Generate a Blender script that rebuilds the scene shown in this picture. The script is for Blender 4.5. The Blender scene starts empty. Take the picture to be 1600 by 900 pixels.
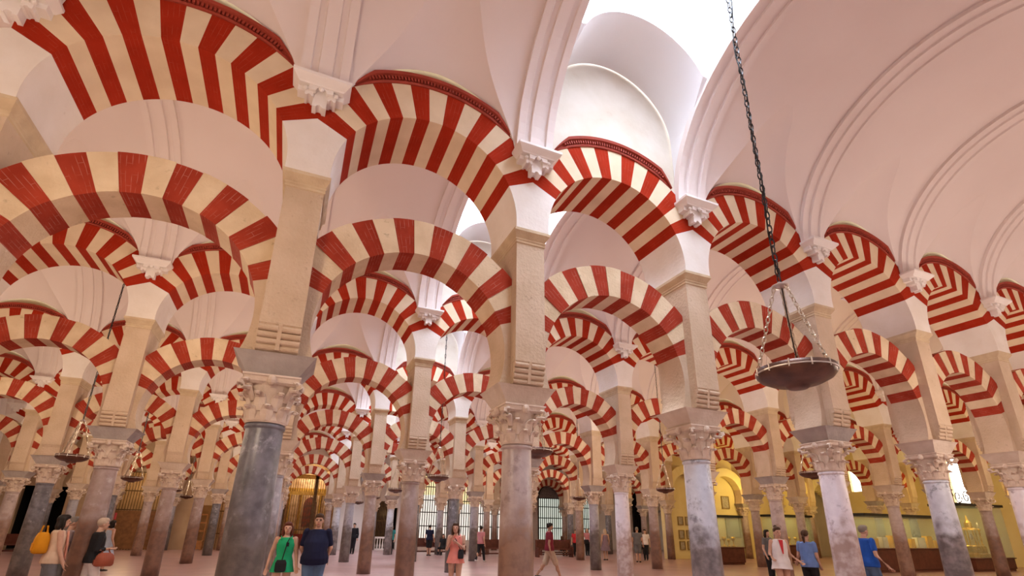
import bpy, bmesh, math, random
from mathutils import Vector, Matrix
random.seed(7)
R = math.radians
S = 3.15            # column spacing along an arcade (x axis)
W = 6.547           # distance between arcades (y axis)
scn = bpy.context.scene
col = scn.collection

# ------------------------------------------------------------------ camera
TH, PI_, RO = 1.1733, 0.3372, 0.0160
F_PX, CX, CY = 783.4575, -4.7006, 102.8416
CAM = Vector((-2.7983, -6.3398, 1.528))
fwd0 = Vector((math.cos(TH), math.sin(TH), 0)); right0 = Vector((math.sin(TH), -math.cos(TH), 0))
fwd = fwd0 * math.cos(PI_) + Vector((0, 0, math.sin(PI_)))
up0 = -fwd0 * math.sin(PI_) + Vector((0, 0, math.cos(PI_)))
rt = right0 * math.cos(RO) + up0 * math.sin(RO)
upv = -right0 * math.sin(RO) + up0 * math.cos(RO)
cam = bpy.data.objects.new('camera', bpy.data.cameras.new('camera'))
col.objects.link(cam)
cam.matrix_world = Matrix(((rt.x, upv.x, -fwd.x, CAM.x), (rt.y, upv.y, -fwd.y, CAM.y), (rt.z, upv.z, -fwd.z, CAM.z), (0, 0, 0, 1)))
cam.data.sensor_width = 36; cam.data.lens = F_PX / 1600 * 36
cam.data.shift_x = -CX / 1600; cam.data.shift_y = CY / 1600
cam.data.clip_start = 0.05; cam.data.clip_end = 300
scn.camera = cam

def ground(px, ppm):
    """floor point seen in pixel column px at the horizon where one metre measures ppm pixels"""
    a = px - 800 - CX
    zc = F_PX / ppm
    v = F_PX * math.tan(PI_)
    hz = zc / math.cos(PI_)
    u = (a + math.sin(RO) * v)
    q = right0 * (u / F_PX * zc) + fwd0 * hz
    return CAM.x + q.x, CAM.y + q.y

# ------------------------------------------------------------------ world, light, exposure
world = bpy.data.worlds.new('sky'); scn.world = world; world.use_nodes = True
bg = world.node_tree.nodes['Background']; bg.inputs[0].default_value = (0.86, 0.93, 1.0, 1); bg.inputs[1].default_value = 5.0
scn.view_settings.view_transform = 'Standard'; scn.view_settings.look = 'None'
scn.view_settings.gamma = 1; scn.view_settings.use_curve_mapping = False
scn.view_settings.exposure = 0.12

def lamp(kind, loc, power, color, size=0.4, size_y=None, rot=(0, 0, 0), name='light'):
    l = bpy.data.lights.new(name, kind); l.energy = power; l.color = color
    if kind == 'AREA':
        l.shape = 'RECTANGLE'; l.size = size; l.size_y = size_y or size
    else:
        l.shadow_soft_size = size
    o = bpy.data.objects.new(name, l); o.location = loc; o.rotation_euler = rot; col.objects.link(o); return o

SKY_BAYS = [(j, 0) for j in range(-1, 5)]
DAY = (0.70, 0.84, 1.0); WARM = (1.0, 0.84, 0.70); AMBER = (1.0, 0.62, 0.25); YEL = (1.0, 0.72, 0.18)
for j, k in SKY_BAYS:      # daylight falling through the skylights
    lamp('AREA', ((k + .5) * S, (j + .5) * W, 12.9), 850 if j == -1 else 900, DAY, 2.3, 3.2, name='skylight_daylight')
for j in range(-1, 5):     # added fill lights along the naves, without any fixture
    for k in (-4, -2.1, 2.4, 4.4, 7.2):
        c = WARM
        e = 222
        if k < -1: c = (1.0, 0.79, 0.55); e = 180
        if k > 4 and 0 <= j <= 2: c = (1.0, .74, .34); e = 150
        if j == 4 and k > 4: continue
        lamp('POINT', ((k + .5) * S, (j + .5) * W, 3.9 if j < 0 else 5.0), e if j < 0 else e * .84, c, 0.45, name='nave_fill')

# ------------------------------------------------------------------ helpers
def link(o): col.objects.link(o); return o
def tag(o, label=None, cat=None, group=None, kind=None):
    if label: o['label'] = label
    if cat: o['category'] = cat
    if group: o['group'] = group
    if kind: o['kind'] = kind
    return o
def empty(name, loc=(0, 0, 0), rz=0, label=None, cat=None, group=None):
    o = bpy.data.objects.new(name, None); o.location = loc; o.rotation_euler = (0, 0, rz); o.empty_display_size = .1
    link(o); return tag(o, label, cat, group)
def mobj(name, me, parent=None, loc=(0, 0, 0), rz=0, mat=None):
    o = bpy.data.objects.new(name, me); o.location = loc; o.rotation_euler = (0, 0, rz); link(o)
    if parent is not None: o.parent = parent
    if mat is not None and len(me.materials):
        o.material_slots[0].link = 'OBJECT'; o.material_slots[0].material = mat
    return o
def mesh(name, bm, mat, smooth=False):
    bmesh.ops.recalc_face_normals(bm, faces=bm.faces[:])
    me = bpy.data.meshes.new(name); bm.to_mesh(me); bm.free()
    for m in (mat if isinstance(mat, (list, tuple)) else [mat]): me.materials.append(m)
    if smooth: me.polygons.foreach_set('use_smooth', [True] * len(me.polygons))
    return me
def box(bm, x0, x1, y0, y1, z0, z1, mi=0):
    v = [bm.verts.new((x, y, z)) for z in (z0, z1) for y in (y0, y1) for x in (x0, x1)]
    for f in ((0, 1, 3, 2), (4, 6, 7, 5), (0, 4, 5, 1), (2, 3, 7, 6), (0, 2, 6, 4), (1, 5, 7, 3)):
        bm.faces.new([v[i] for i in f]).material_index = mi
def frustum(bm, rects):
    """stack of rectangles (hx, hy, z) joined into one solid"""
    rings = []
    for hx, hy, z in rects:
        rings.append([bm.verts.new(p) for p in ((-hx, -hy, z), (hx, -hy, z), (hx, hy, z), (-hx, hy, z))])
    for a, b in zip(rings, rings[1:]):
        for i in range(4): bm.faces.new((a[i], a[(i + 1) % 4], b[(i + 1) % 4], b[i]))
    bm.faces.new(rings[0][::-1]); bm.faces.new(rings[-1])
def prism(bm, pts, y0, y1, uvl=None, mi=0):
    """2-D outline in x,z extruded along y"""
    a = [bm.verts.new((x, y0, z)) for x, z in pts]; b = [bm.verts.new((x, y1, z)) for x, z in pts]
    n = len(pts); fs = [bm.faces.new(a), bm.faces.new(b[::-1])]
    for i in range(n): fs.append(bm.faces.new((a[i], b[i], b[(i + 1) % n], a[(i + 1) % n])))
    for f in fs: f.material_index = mi
    return fs
def lathe(bm, prof, n=24, cx=0, cy=0, mi=0, cap=True):
    rings = [[bm.verts.new((cx + r * math.cos(2 * math.pi * i / n), cy + r * math.sin(2 * math.pi * i / n), z)) for i in range(n)] for r, z in prof]
    for a, b in zip(rings, rings[1:]):
        for i in range(n): bm.faces.new((a[i], a[(i + 1) % n], b[(i + 1) % n], b[i])).material_index = mi
    if cap:
        bm.faces.new(rings[0][::-1]).material_index = mi; bm.faces.new(rings[-1]).material_index = mi
def tube(bm, pts, rad, n=8, mi=0, cap=True):
    """round bar along a polyline; rad is one radius, or one (or a pair) per point"""
    pts = [Vector(p) for p in pts]; rings = []
    ref = Vector((0, 0, 1))
    for i, p in enumerate(pts):
        t = (pts[min(i + 1, len(pts) - 1)] - pts[max(i - 1, 0)]).normalized()
        r = rad[i] if isinstance(rad, (list, tuple)) else rad
        rx, ry = r if isinstance(r, (list, tuple)) else (r, r)
        if abs(t.z) > .85: x = Vector((1, 0, 0)); x = (x - t * x.dot(t)).normalized(); y = t.cross(x)
        else: x = t.cross(ref).normalized(); y = x.cross(t)
        rings.append([bm.verts.new(p + x * (rx * math.cos(2 * math.pi * k / n)) + y * (ry * math.sin(2 * math.pi * k / n))) for k in range(n)])
    for a, b in zip(rings, rings[1:]):
        for k in range(n): bm.faces.new((a[k], a[(k + 1) % n], b[(k + 1) % n], b[k])).material_index = mi
    if cap:
        bm.faces.new(rings[0][::-1]).material_index = mi; bm.faces.new(rings[-1]).material_index = mi
def ball(bm, c, r, n=12, m=8, mi=0):
    rx, ry, rz = r if isinstance(r, (list, tuple)) else (r, r, r)
    top = bm.verts.new((c[0], c[1], c[2] + rz)); bot = bm.verts.new((c[0], c[1], c[2] - rz)); rings = []
    for j in range(1, m):
        a = math.pi * j / m
        rings.append([bm.verts.new((c[0] + rx * math.sin(a) * math.cos(2 * math.pi * i / n), c[1] + ry * math.sin(a) * math.sin(2 * math.pi * i / n), c[2] + rz * math.cos(a))) for i in range(n)])
    for i in range(n):
        bm.faces.new((top, rings[0][i], rings[0][(i + 1) % n])).material_index = mi
        bm.faces.new((bot, rings[-1][(i + 1) % n], rings[-1][i])).material_index = mi
    for a, b in zip(rings, rings[1:]):
        for i in range(n): bm.faces.new((a[i], b[i], b[(i + 1) % n], a[(i + 1) % n])).material_index = mi
def nb(): return bmesh.new()

# ------------------------------------------------------------------ materials
def mat(name, base, base2=None, rough=.75, nscale=4.0, bump=.15, bscale=30.0, metal=0.0, spec=.35, dark=None, dscale=1.2, dlo=.55, dhi=.75, emit=None, alpha=None):
    m = bpy.data.materials.new(name); m.use_nodes = True; nt = m.node_tree; N = nt.nodes; L = nt.links
    b = N['Principled BSDF']; b.inputs['Roughness'].default_value = rough; b.inputs['Metallic'].default_value = metal
    b.inputs['Specular IOR Level'].default_value = spec
    tc = N.new('ShaderNodeTexCoord'); oi = N.new('ShaderNodeObjectInfo')
    add = N.new('ShaderNodeVectorMath'); add.operation = 'ADD'
    mul = N.new('ShaderNodeMath'); mul.operation = 'MULTIPLY'; mul.inputs[1].default_value = 37.0
    L.new(oi.outputs['Random'], mul.inputs[0]); L.new(tc.outputs['Object'], add.inputs[0]); L.new(mul.outputs[0], add.inputs[1])
    n1 = N.new('ShaderNodeTexNoise'); n1.inputs['Scale'].default_value = nscale; n1.inputs['Detail'].default_value = 6
    L.new(add.outputs[0], n1.inputs['Vector'])
    mx = N.new('ShaderNodeMix'); mx.data_type = 'RGBA'
    mx.inputs['A'].default_value = (*base, 1); mx.inputs['B'].default_value = (*(base2 or [c * .8 for c in base]), 1)
    rp = N.new('ShaderNodeMapRange'); rp.inputs['From Min'].default_value = .35; rp.inputs['From Max'].default_value = .68
    L.new(n1.outputs['Fac'], rp.inputs['Value']); L.new(rp.outputs[0], mx.inputs['Factor'])
    out = mx.outputs['Result']
    if dark:
        n2 = N.new('ShaderNodeTexNoise'); n2.inputs['Scale'].default_value = dscale; n2.inputs['Detail'].default_value = 8; n2.inputs['Roughness'].default_value = .65
        L.new(add.outputs[0], n2.inputs['Vector'])
        r2 = N.new('ShaderNodeMapRange'); r2.inputs['From Min'].default_value = dlo; r2.inputs['From Max'].default_value = dhi
        L.new(n2.outputs['Fac'], r2.inputs['Value'])
        m2 = N.new('ShaderNodeMix'); m2.data_type = 'RGBA'; L.new(r2.outputs[0], m2.inputs['Factor']); L.new(out, m2.inputs['A']); m2.inputs['B'].default_value = (*dark, 1)
        out = m2.outputs['Result']
    L.new(out, b.inputs['Base Color'])
    if bump:
        n3 = N.new('ShaderNodeTexNoise'); n3.inputs['Scale'].default_value = bscale; n3.inputs['Detail'].default_value = 4
        L.new(add.outputs[0], n3.inputs['Vector'])
        bp = N.new('ShaderNodeBump'); bp.inputs['Strength'].default_value = bump; bp.inputs['Distance'].default_value = .02
        L.new(n3.outputs['Fac'], bp.inputs['Height']); L.new(bp.outputs[0], b.inputs['Normal'])
    if emit:
        b.inputs['Emission Color'].default_value = (*emit[0], 1); b.inputs['Emission Strength'].default_value = emit[1]
    if alpha is not None:
        b.inputs['Alpha'].default_value = alpha
    m['out'] = 1
    return m

def brick_red(name, c1, c2, mortar, lines=.02):
    m = mat(name, c1, c2, .9, 3.0, .2, 40, spec=.06); nt = m.node_tree; N = nt.nodes; L = nt.links; b = N['Principled BSDF']
    src = b.inputs['Base Color'].links[0].from_socket
    uv = N.new('ShaderNodeUVMap'); br = N.new('ShaderNodeTexBrick')
    br.inputs['Scale'].default_value = 1.0; br.inputs['Mortar Size'].default_value = .003
    br.inputs['Brick Width'].default_value = .30; br.inputs['Row Height'].default_value = .05
    br.inputs['Color1'].default_value = (0, 0, 0, 1); br.inputs['Color2'].default_value = (0, 0, 0, 1); br.inputs['Mortar'].default_value = (1, 1, 1, 1)
    br.inputs['Mortar Smooth'].default_value = .3
    L.new(uv.outputs[0], br.inputs['Vector'])
    ns = N.new('ShaderNodeTexNoise'); ns.inputs['Scale'].default_value = 6; L.new(uv.outputs[0], ns.inputs['Vector'])
    ml = N.new('ShaderNodeMath'); ml.operation = 'MULTIPLY'; L.new(br.outputs['Color'], ml.inputs[0])
    rr = N.new('ShaderNodeMapRange'); rr.inputs['From Min'].default_value = .42; rr.inputs['From Max'].default_value = .65; rr.inputs['To Max'].default_value = lines
    L.new(ns.outputs['Fac'], rr.inputs['Value']); L.new(rr.outputs[0], ml.inputs[1])
    mx = N.new('ShaderNodeMix'); mx.data_type = 'RGBA'; L.new(ml.outputs[0], mx.inputs['Factor']); L.new(src, mx.inputs['A']); mx.inputs['B'].default_value = (*mortar, 1)
    L.new(mx.outputs['Result'], b.inputs['Base Color'])
    return m

RED_UP = brick_red('red_painted_plaster', (.37, .028, .010), (.31, .022, .007), (.6, .3, .2), .15)
RED_LO = brick_red('red_brick', (.37, .050, .026), (.28, .034, .018), (.60, .36, .27), .38)
CREAM_UP = mat('cream_plaster', (.76, .60, .42), (.68, .52, .35), .85, 2.5, .1, 30)
CREAM_LO = mat('cream_stone', (.72, .56, .38), (.60, .44, .28), .9, 3.0, .45, 26, dark=(.40, .29, .18), dscale=9, dlo=.62, dhi=.74)
STONE = mat('pitted_limestone', (.60, .45, .33), (.52, .38, .26), .92, 2.2, .6, 22, dark=(.36, .26, .18), dscale=11, dlo=.62, dhi=.75)
WASH = mat('limewashed_stone', (.80, .73, .68), (.73, .65, .58), .9, 2.0, .3, 18, dark=(.52, .42, .34), dscale=5, dlo=.66, dhi=.8)
MOULD = mat('tan_moulding', (.62, .48, .32), (.52, .38, .25), .9, 5.0, .3, 30)
GREYSTONE = mat('grey_impost_stone', (.42, .36, .33), (.33, .28, .26), .85, 4.0, .4, 20)
TANSTONE = mat('tan_impost_stone', (.66, .55, .46), (.54, .42, .33), .85, 3.0, .4, 20)
CAPITAL = mat('carved_capital_stone', (.70, .57, .47), (.56, .43, .34), .8, 5.0, .35, 26)
PLASTER = mat('white_vault_plaster', (.80, .70, .67), (.77, .665, .635), .9, .8, .04, 12)
SKYLIT_PLASTER = mat('skylight_toned_plaster', (.87, .86, .88), (.84, .83, .85), .9, .8, .03, 12)  # vault plaster whitened: skylight brightness put into the colour
CONSOLE = mat('white_console_plaster', (.86, .80, .77), (.80, .73, .70), .8, 2.0, .05, 12)
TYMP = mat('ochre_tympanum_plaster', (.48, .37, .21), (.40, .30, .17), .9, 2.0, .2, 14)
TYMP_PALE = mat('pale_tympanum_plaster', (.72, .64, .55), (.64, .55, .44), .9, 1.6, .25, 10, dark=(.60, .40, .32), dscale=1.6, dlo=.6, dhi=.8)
RED_CORN = mat('red_cornice_paint', (.36, .05, .028), (.29, .038, .02), .75, 4.0, .1, 20)
FARWALL = mat('pale_wall_plaster', (.76, .68, .64), (.70, .62, .57), .9, 1.0, .05, 8)
YELWALL = mat('yellow_wall_plaster', (.78, .66, .36), (.72, .58, .28), .9, 1.0, .05, 8)
TANWALL = mat('tan_wall_plaster', (.55, .40, .26), (.46, .32, .2), .9, 1.0, .05, 8)

def shaft_mat(name, hi, hi2, lo, lo2, vein):
    """polished stone whose foot is stained by centuries of hands up to an uneven line"""
    m = mat(name, hi, hi2, .32, 8.0, .12, 30, spec=.5, dark=vein, dscale=5.0, dlo=.56, dhi=.66); nt = m.node_tree; N = nt.nodes; L = nt.links; b = N['Principled BSDF']
    src = b.inputs['Base Color'].links[0].from_socket
    tc = N.new('ShaderNodeTexCoord'); sp = N.new('ShaderNodeSeparateXYZ'); L.new(tc.outputs['Object'], sp.inputs[0])
    ns = N.new('ShaderNodeTexNoise'); ns.inputs['Scale'].default_value = 3.5; ns.inputs['Detail'].default_value = 7; L.new(tc.outputs['Object'], ns.inputs['Vector'])
    ml = N.new('ShaderNodeMath'); ml.operation = 'MULTIPLY_ADD'; ml.inputs[1].default_value = 1.5; L.new(ns.outputs['Fac'], ml.inputs[0]); L.new(sp.outputs['Z'], ml.inputs[2])
    rg = N.new('ShaderNodeMapRange'); rg.inputs['From Min'].default_value = 2.1; rg.inputs['From Max'].default_value = 2.6
    L.new(ml.outputs[0], rg.inputs['Value'])
    n2 = N.new('ShaderNodeTexNoise'); n2.inputs['Scale'].default_value = 7; n2.inputs['Detail'].default_value = 8; L.new(tc.outputs['Object'], n2.inputs['Vector'])
    lo_m = N.new('ShaderNodeMix'); lo_m.data_type = 'RGBA'; lo_m.inputs['A'].default_value = (*lo, 1); lo_m.inputs['B'].default_value = (*lo2, 1)
    r3 = N.new('ShaderNodeMapRange'); r3.inputs['From Min'].default_value = .4; r3.inputs['From Max'].default_value = .62; L.new(n2.outputs['Fac'], r3.inputs['Value']); L.new(r3.outputs[0], lo_m.inputs['Factor'])
    mx = N.new('ShaderNodeMix'); mx.data_type = 'RGBA'; L.new(rg.outputs[0], mx.inputs['Factor']); L.new(lo_m.outputs['Result'], mx.inputs['A']); L.new(src, mx.inputs['B'])
    L.new(mx.outputs['Result'], b.inputs['Base Color'])
    return m
SH_DARK = shaft_mat('dark_grey_marble', (.10, .095, .11), (.20, .19, .22), (.085, .07, .065), (.15, .12, .11), (.36, .35, .39))
SH_PINK = shaft_mat('pinkish_brown_marble', (.40, .31, .29), (.48, .38, .36), (.29, .17, .12), (.20, .11, .08), (.30, .22, .21))
SH_BLUE = shaft_mat('blue_grey_marble', (.50, .51, .58), (.60, .61, .68), (.12, .10, .10), (.24, .20, .20), (.22, .22, .27))
SH_LILAC = shaft_mat('pale_lilac_marble', (.66, .59, .64), (.74, .67, .71), (.34, .23, .20), (.52, .42, .40), (.36, .29, .32))
SH_BROWN = shaft_mat('reddish_brown_marble', (.30, .21, .19), (.38, .28, .26), (.22, .115, .08), (.15, .08, .06), (.46, .38, .37))
SH_GREY = shaft_mat('slate_grey_marble', (.30, .28, .32), (.38, .36, .40), (.11, .085, .08), (.17, .14, .13), (.46, .44, .48))
SHAFTS = {'dark grey': SH_DARK, 'pinkish brown': SH_PINK, 'blue-grey': SH_BLUE, 'pale lilac': SH_LILAC, 'reddish brown': SH_BROWN, 'slate grey': SH_GREY}

IRON = mat('black_iron', (.02, .018, .017), (.03, .026, .022), .5, 5, .05, 30, metal=.6)
BRONZE = mat('dark_bronze', (.16, .075, .05), (.08, .04, .03), .4, 6, .1, 30, metal=.5)
SILVER = mat('bright_metal_band', (.75, .70, .66), (.55, .5, .46), .3, 6, .05, 30, metal=.9)
CHAIN = mat('iron_chain', (.07, .06, .06), (.04, .035, .035), .45, 6, 0, 30, metal=.8)
CHAINB = mat('brass_chain', (.62, .52, .40), (.45, .36, .26), .35, 6, 0, 30, metal=.8)
GOLD = mat('gilded_metal', (.80, .55, .14), (.55, .33, .07), .35, 6, .2, 20, metal=.8)
BRASSGATE = mat('brass_gate_bars', (.15, .09, .04), (.09, .05, .025), .45, 6, .1, 30, metal=.6)
WOOD = mat('dark_red_wood', (.14, .04, .025), (.09, .025, .016), .45, 5, .1, 30)
BROWNWOOD = mat('brown_wood', (.25, .11, .035), (.16, .065, .02), .5, 5, .1, 30)
GLASSC = mat('case_glass', (.45, .60, .52), (.45, .60, .52), .05, 1, 0, 30, spec=.6, alpha=.16)
BLACKCAP = mat('black_case_cap', (.015, .015, .017), None, .4, 5, 0)
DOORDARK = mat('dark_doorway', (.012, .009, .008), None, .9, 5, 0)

# floor: worn pink marble slabs with a soft polish
FLOOR = mat('pink_marble_floor', (.52, .33, .31), (.44, .27, .25), .28, 1.2, .02, 14, spec=.45, dark=(.36, .23, .21), dscale=.5, dlo=.5, dhi=.75)
def floor_joints():
    nt = FLOOR.node_tree; N = nt.nodes; L = nt.links; b = N['Principled BSDF']; src = b.inputs['Base Color'].links[0].from_socket
    tc = N.new('ShaderNodeTexCoord'); br = N.new('ShaderNodeTexBrick'); L.new(tc.outputs['Object'], br.inputs['Vector'])
    br.inputs['Scale'].default_value = 1; br.inputs['Brick Width'].default_value = 1.2; br.inputs['Row Height'].default_value = .8; br.inputs['Mortar Size'].default_value = .006
    br.inputs['Color1'].default_value = (1, 1, 1, 1); br.inputs['Color2'].default_value = (.86, .84, .84, 1); br.inputs['Mortar'].default_value = (.55, .5, .5, 1)
    mx = N.new('ShaderNodeMix'); mx.data_type = 'RGBA'; mx.blend_type = 'MULTIPLY'; mx.inputs['Factor'].default_value = 1
    L.new(src, mx.inputs['A']); L.new(br.outputs['Color'], mx.inputs['B']); L.new(mx.outputs['Result'], b.inputs['Base Color'])
floor_joints()

# ------------------------------------------------------------------ dimensions of the arcade
ZS = 2.615                     # top of shaft
Z_CAP, Z_IMP = 3.14, 3.38      # top of capital, top of impost
LZ, LI, LO, LB = 3.82, 1.26, 1.78, 0.27        # lower horseshoe arch: centre, inner and outer radius, half thickness
UZ, UI, UO, UB = 5.84, 1.31, 1.90, 0.52        # upper round arch
PW, PD = 0.225, 0.44           # pilaster half width, half depth
LA, UA = R(20), R(26)          # lowest edge of the stripes
HW = 1.285                     # half width of a vault bay between ribs
VA, VH, VZ = W / 2 - UB, 2.47, 7.0             # vault half span, rise, springing
def zb(d):                     # barrel height at distance d from the arcade face
    return VZ + VH * math.sqrt(max(0.0, 1 - ((VA - d) / VA) ** 2))

# ------------------------------------------------------------------ setting: floor, walls
X0, X1 = -6 * S - 1.2, 11 * S + .3
Y0, Y1 = -W - 3.0, 5 * W + 1.0
bm = nb(); box(bm, X0, X1, Y0, Y1 + 3, -.2, 0)
tag(mobj('floor', mesh('floor', bm, FLOOR)), kind='structure')
bm = nb(); box(bm, X0 - .3, X0, Y0, Y1, 0, 12); tag(mobj('wall_left', mesh('wall_left', bm, TANWALL)), kind='structure')
bm = nb(); box(bm, X0, X1, Y0 - .3, Y0, 0, 12); tag(mobj('wall_back', mesh('wall_back', bm, FARWALL)), kind='structure')
# strips of roof above each arcade, between the vaults
for j in range(-1, 6):
    bm = nb(); box(bm, X0, X1, j * W - .6, j * W + .6, 9.95, 10.15)
    tag(mobj('ceiling', mesh('ceiling_strip', bm, PLASTER)), kind='structure')
bm = nb(); box(bm, X0, X1, Y0, -W - .55, 9.0, 9.2); tag(mobj('ceiling', mesh('ceiling_strip', bm, PLASTER)), kind='structure')

# ------------------------------------------------------------------ vaults
def lunette(x, d):
    t = min(1.0, abs(x) / HW); g = (1 - t ** 1.8) ** .55
    return VZ + (1.08 + 1.25 * d - .38 * d * d) * g
def vault_mesh():
    bm = nb(); NX = 40; ND = 10; NB = 22
    for sgn in (-1, 1):
        lun = []; bar = []
        for i in range(NX + 1):
            x = -HW + 2 * HW * i / NX
            # crossing of lunette and barrel
            lo, hi = 0.0, 1.4
            if lunette(x, .001) <= zb(.001): ds = 0.0
            else:
                for _ in range(40):
                    mid = (lo + hi) / 2
                    if lunette(x, mid) > zb(mid): lo = mid
                    else: hi = mid
                ds = lo
            y0 = -VA
            lun.append([bm.verts.new((x, sgn * (y0 + ds * q / ND), lunette(x, ds * q / ND))) for q in range(ND + 1)] if ds > 1e-4 else None)
            cs = []
            t0 = math.acos(min(1, (VA - ds) / VA))
            for q in range(NB + 1):
                t = t0 + (math.pi / 2 - t0) * q / NB
                cs.append(bm.verts.new((x, sgn * (-VA * math.cos(t)), VZ + VH * math.sin(t))))
            bar.append(cs)
        for i in range(NX):
            for q in range(NB): bm.faces.new((bar[i][q], bar[i + 1][q], bar[i + 1][q + 1], bar[i][q + 1]))
            if lun[i] and lun[i + 1]:
                for q in range(ND): bm.faces.new((lun[i][q], lun[i + 1][q], lun[i + 1][q + 1], lun[i][q + 1]))
    # hidden spandrels beside each rib
    for f in bm.faces: f.smooth = True
    return mesh('vault', bm, PLASTER, True)
SKY_TOP, SKY_D = 13.2, 1.05
def skylight_mesh():
    bm = nb(); D = SKY_D; ZC = 8.40; TOP = SKY_TOP; NX = 40; ND = 10
    for sgn in (-1, 1):
        lun, bar, top = [], [], []
        for i in range(NX + 1):
            a = math.pi * i / NX
            x = -HW * math.cos(a); z = ZC + 1.27 * math.sin(a)
            ds = D
            if zb(D) > z:
                lo, hi = 0.0, D
                for _ in range(40):
                    mid = (lo + hi) / 2
                    if zb(mid) < z: lo = mid
                    else: hi = mid
                ds = lo
            lun.append([bm.verts.new((x, sgn * (-VA + ds * q / ND), z)) for q in range(ND + 1)])
            bar.append([bm.verts.new((x, sgn * (-VA + ds + (D - ds) * q / ND), max(zb(ds + (D - ds) * q / ND), z if ds >= D else 0))) for q in range(ND + 1)])
            top.append([bm.verts.new((x, sgn * (-VA + D), max(z, zb(D)))), bm.verts.new((x, sgn * (-VA + D), TOP))])
        for i in range(NX):
            for q in range(ND):
                f = bm.faces.new((lun[i][q], lun[i + 1][q], lun[i + 1][q + 1], lun[i][q + 1])); f.smooth = True
                if bar[i][ND].co.y != bar[i][0].co.y or bar[i + 1][ND].co.y != bar[i + 1][0].co.y:
                    bm.faces.new((bar[i][q], bar[i + 1][q], bar[i + 1][q + 1], bar[i][q + 1]))
            bm.faces.new((top[i][0], top[i + 1][0], top[i + 1][1], top[i][1]))
    # side walls of the lunettes and of the shaft, from the rib up
    for x in (-HW, HW):
        n = 44; ys = [-VA + 2 * VA * q / n for q in range(n + 1)] + [-VA + D, VA - D, -VA + D + 1e-4, VA - D - 1e-4]
        ys.sort(); low = []; top = []
        for y in ys:
            d = VA - abs(y); l = zb(d) - .02; low.append(bm.verts.new((x, y, l)))
            top.append(bm.verts.new((x, y, TOP if d > D + 5e-5 else max(l, ZC))))
        for q in range(len(ys) - 1): bm.faces.new((low[q], low[q + 1], top[q + 1], top[q]))
    return mesh('skylight_shaft', bm, SKYLIT_PLASTER, False)
def skylight_frame():
    bm = nb(); y = VA - SKY_D; T = SKY_TOP
    for x in (-HW + .05, -HW / 3, HW / 3, HW - .05): box(bm, x - .03, x + .03, -y, y, T, T + .08)
    for q in (-y + .05, -y / 3, y / 3, y - .05): box(bm, -HW, HW, q - .03, q + .03, T, T + .08)
    box(bm, -HW, HW, -.06, .06, T - .1, T)
    return mesh('skylight_frame', bm, IRON)
VM, SM, FM = vault_mesh(), skylight_mesh(), skylight_frame()
nwin = 0
for j in range(-1, 5):
    for k in range(-6, 11):
        c = ((k + .5) * S, (j + .5) * W, 0)
        if (j, k) in SKY_BAYS:
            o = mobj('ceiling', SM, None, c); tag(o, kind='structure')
            nwin += 1
            w = mobj('window_%d' % nwin, FM, None, c); tag(w, kind='structure')
        else:
            tag(mobj('ceiling', VM, None, c), kind='structure')

# ribs with their brackets
def rib_mesh():
    bm = nb()
    prof = [(-.31, -.06), (-.31, .07), (-.19, .07), (-.175, .035), (-.10, .035), (-.085, .075), (.085, .075), (.10, .035), (.175, .035), (.19, .07), (.31, .07), (.31, -.06)]
    n = 40; rings = []
    for q in range(n + 1):
        t = math.pi * q / n
        y, z = -VA * math.cos(t), VZ + VH * math.sin(t)
        nx, nz = -math.cos(t) / VA, math.sin(t) / VH; L = math.hypot(nx, nz); nx /= L; nz /= L
        rings.append([bm.verts.new((x, y - nx * o, z - nz * o)) for x, o in prof])
    for a, b in zip(rings, rings[1:]):
        for i in range(len(prof) - 1): bm.faces.new((a[i], a[i + 1], b[i + 1], b[i]))
        bm.faces.new((a[-1], a[0], b[0], b[-1]))
    bm.faces.new(rings[0]); bm.faces.new(rings[-1][::-1])
    return mesh('rib_band', bm, PLASTER)
def console_mesh():
    """moulded shelf over a plate cut into stepped, scalloped tongues; wall face at y=0, projecting to -y"""
    bm = nb()
    frustum(bm, [(.27, .10, 6.93), (.29, .11, 6.95), (.34, .17, 7.00), (.36, .19, 7.02), (.36, .19, 7.06)])
    for v in bm.verts: v.co.y -= .12
    def tongue(x0, x1, zt, y, h=.075, bite=True):
        w = x1 - x0; pts = [(x0, 6.95), (x0, zt)]
        if bite:
            r = w * .22; c = (x0 + x1) / 2
            pts += [(c - r, zt)] + [(c - r * math.cos(math.pi * i / 6), zt + r * math.sin(math.pi * i / 6)) for i in range(1, 6)] + [(c + r, zt)]
        pts += [(x1, zt), (x1, 6.95)]
        prism(bm, pts, y, .02)
    tongue(-.085, .085, 6.67, -.14)
    tongue(-.19, -.085, 6.79, -.17); tongue(.085, .19, 6.79, -.17)
    tongue(-.285, -.19, 6.86, -.14, bite=False); tongue(.19, .285, 6.86, -.14, bite=False)
    tongue(-.15, .15, 6.86, -.21)
    ball(bm, (0, -.21, 6.90), (.035, .03, .035), 8, 6); ball(bm, (-.19, -.18, 6.88), (.03, .03, .03), 8, 6); ball(bm, (.19, -.18, 6.88), (.03, .03, .03), 8, 6)
    return mesh('console', bm, CONSOLE)
RM, CM = rib_mesh(), console_mesh()
ORD = ['first', 'second', 'third', 'fourth', 'fifth', 'sixth', 'seventh', 'eighth', 'ninth', 'tenth', 'eleventh', 'twelfth', 'thirteenth', 'fourteenth', 'fifteenth', 'sixteenth', 'seventeenth', 'eighteenth', 'nineteenth']
NAVE = {-1: 'nave nearest the viewer', 0: 'second nave', 1: 'third nave', 2: 'fourth nave', 3: 'fifth nave', 4: 'farthest nave'}
RIB_RANGE = {-1: (-2, 8), 0: (-2, 11), 1: (-3, 11), 2: (-4, 11), 3: (-5, 8), 4: (-5, 9)}
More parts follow.
